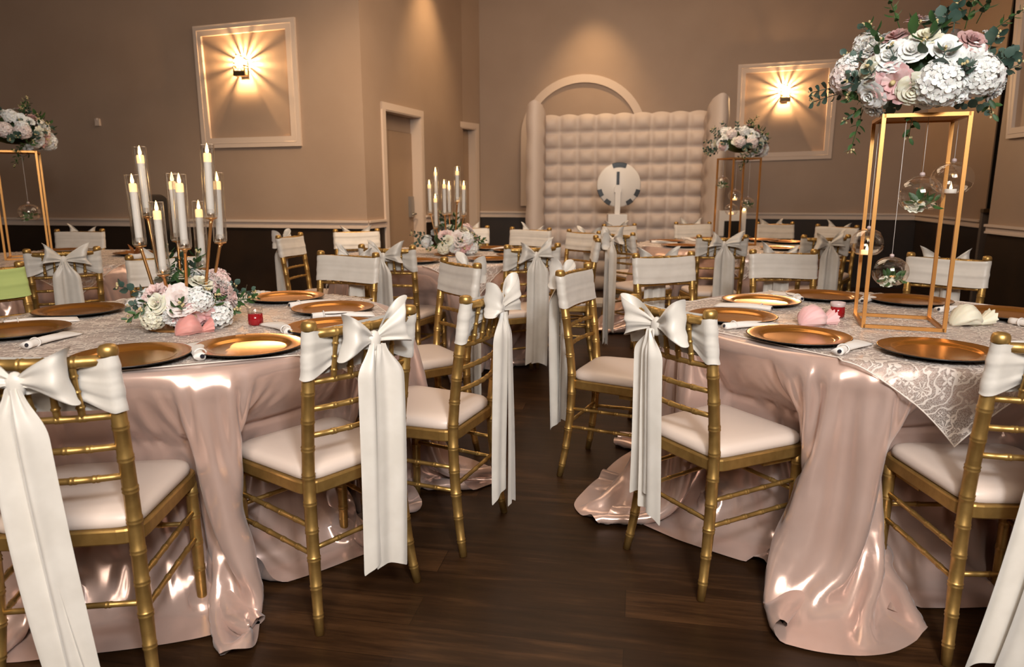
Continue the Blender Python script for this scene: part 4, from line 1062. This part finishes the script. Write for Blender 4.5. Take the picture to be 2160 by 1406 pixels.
# ---- round photo kiosk
kp = at_y(1305, 390, 7.75); kr = empty('photo_kiosk', (kp.x, 7.75, 0), radians(-3)); kz = kp.z; KR = .232
mb = MB(); v0 = len(mb.v); mb.lathe([(.0001, -.03), (KR - .02, -.03), (KR, -.015), (KR, .02), (KR - .012, .03), (.0001, .03)], 48, close=False)
mb.v = [(x, -z, kz + y) for x, y, z in mb.v]; mb.build('round_head', M['offwhite'], kr)
def pad(a0, a1, r0, r1):
    m_ = MB(); n = 6; P = []
    for i in range(n + 1):
        a = radians(a0 + (a1 - a0) * i / n); P.append([(q * cos(a), y, kz + q * sin(a)) for q, y in ((r0, -.028), (r0, -.036), (r1, -.036), (r1 + .004, -.025))])
    m_.grid(P); return m_
for a0, a1 in ((70, 110), (-33, -13), (193, 213), (-66, -48), (228, 246)):
    pad(a0, a1, KR - .045, KR).build('black_pad', M['black'], kr, False)
mb = MB(); mb.box((-.012, -.034, kz + .07), (.03, .02, .135)); mb.build('screen_slot', M['black'], kr, False)
mb = MB(); mb.box((-.012, -.045, kz - .20), (.055, .05, .40)); mb.box((-.012, -.045, kz - .05), (.075, .04, .05)); mb.build('post', M['offwhite'], kr, False)
mb = MB(); zt_ = at_y(1300, 451, 7.75).z; mb.box((-.01, 0, zt_ / 2 + .02), (.20, .20, zt_ - .04)); mb.box((-.01, 0, .02), (.44, .40, .04)); mb.build('pedestal', M['offwhite'], kr, False)
tag(kr, 'round white photo kiosk head with black edge pads on a white pedestal', 'photo kiosk')
# ---- framed dark panel behind the small stand, black cabinet by the left wall, dried ornament
fp = at_y(1545, 470, 7.85); fr_ = empty('framed_board', (fp.x, 7.85, 0), 0)
W = 56 / 192; zt_ = at_y(1545, 444, 7.85).z; zl_ = .74
mb = MB(); mb.box((0, .02, (zt_ + zl_) / 2), (W, .04, zt_ - zl_)); mb.build('white_frame', M['offwhite'], fr_, False)
mb = MB(); mb.box((0, -.008, (zt_ - .11 + zl_) / 2), (W * .62, .02, zt_ - .11 - zl_)); mb.build('black_panel', M['black'], fr_, False)
mb = MB(); mb.box((0, .0, zl_ / 2), (W + .06, .34, zl_)); mb.build('black_base', M['black'], fr_, False)
mb = MB(); mb.lathe([(.0001, 0), (.016, .004), (.016, .02), (.0001, .026)], 10, (W / 2 - .03, -.01, zt_), close=False); mb.build('lamp', M['flame'], fr_)
tag(fr_, 'white framed black panel on a dark base behind the small flower stand', 'display board')
bp_ = at_y(330, 470, 6.9); br_ = []; mb = MB(); P = []
for i in range(17):
    a = pi * .5 * i / 16; P.append((.16 * sin(a) - .05, cos(a) * .36))
zt_ = at_y(325, 410, 6.9).z; k = 6.9 / 1500
xs = [(-.16, zt_)] + [(-.02 + .16 * sin(a), zt_ - .34 + .34 * cos(a)) for a in [pi / 2 * i / 12 for i in range(13)]] + [(.14, .0), (-.16, .0)]
mb.add([(x, -.14, z) for x, z in xs] + [(x, .14, z) for x, z in xs], [tuple(range(len(xs))), tuple(range(len(xs), 2 * len(xs)))[::-1]] + [(i, i + len(xs), (i + 1) % len(xs) + len(xs), (i + 1) % len(xs)) for i in range(len(xs))])
tag(mb.build('black_cabinet', M['black'], smooth=False, loc=(bp_.x, 6.9, 0)), 'black round-shouldered cabinet by the left wall, behind the candelabrum', 'cabinet')
# ------------------------------------------------------------------ light and camera
def light(name, kind, loc, energy, col, size=1, aim=None, **k):
    l = bpy.data.lights.new(name, kind); l.energy = energy; l.color = col
    if kind == 'AREA': l.size = size
    else: l.shadow_soft_size = size
    for a, b in k.items(): setattr(l, a, b)
    o = bpy.data.objects.new(name, l); C.objects.link(o); o.location = loc
    if aim is not None: o.rotation_euler = (Vector(aim) - Vector(loc)).to_track_quat('-Z', 'Y').to_euler()
    return o
light('bounce_flash', 'AREA', (.1, -1.6, 3.3), 200, (1, .90, .80), 2.2, (0, 3.2, .5))
light('flash', 'AREA', (.5, -.5, 2.3), 48, (.88, .94, 1), .26, (0, 3.0, .6))
light('ceiling_glow', 'AREA', (.1, 5.0, 3.9), 62, (1, .76, .54), 3.0, (.0, 5.2, 0))
light('back_glow', 'AREA', (.9, 6.4, 3.85), 52, (1, .72, .47), 2.2, (.9, 9.2, .9))
light('left_glow', 'SPOT', (-1.0, 4.6, 3.8), 340, (1, .70, .43), .3, (-1.7, 7.0, 1.3), spot_size=radians(62), spot_blend=1)
light('downlight', 'SPOT', (.95, 9.0, 3.9), 110, (1, .66, .34), .08, (1.05, 9.7, 1.4), spot_size=radians(70), spot_blend=1)
light('downlight', 'SPOT', (-.55, 8.3, 3.9), 130, (1, .66, .34), .08, (-1.0, 8.6, 1.4), spot_size=radians(75), spot_blend=1)
light('downlight', 'SPOT', (1.9, 8.0, 3.9), 50, (1, .70, .42), .08, (1.5, 8.6, 1.2), spot_size=radians(60), spot_blend=1)
w = bpy.data.worlds.new('world'); bpy.context.scene.world = w; w.use_nodes = True
w.node_tree.nodes['Background'].inputs[0].default_value = (1, .80, .62, 1); w.node_tree.nodes['Background'].inputs[1].default_value = .05
cam = bpy.data.cameras.new('camera'); co = bpy.data.objects.new('camera', cam); C.objects.link(co)
cam.sensor_width = 36; cam.lens = FPX * 36 / 2160; cam.clip_start = .05
co.location = (0, 0, CAMH); co.rotation_euler = (pi / 2 - PITCH, 0, 0)
cam.dof.use_dof = True; cam.dof.focus_distance = 2.5; cam.dof.aperture_fstop = 4.0
sc = bpy.context.scene; sc.camera = co
sc.view_settings.view_transform = 'Standard'; sc.view_settings.look = 'None'; sc.view_settings.exposure = .1
sc.cycles.max_bounces = 6; sc.cycles.diffuse_bounces = 3; sc.cycles.glossy_bounces = 3; sc.cycles.adaptive_threshold = .07; sc.cycles.adaptive_min_samples = 16; sc.cycles.transparent_max_bounces = 24; sc.cycles.sample_clamp_indirect = 6; sc.cycles.use_denoising = True
sc.cycles.caustics_reflective = False; sc.cycles.caustics_refractive = False

bpy.context.view_layer.update()
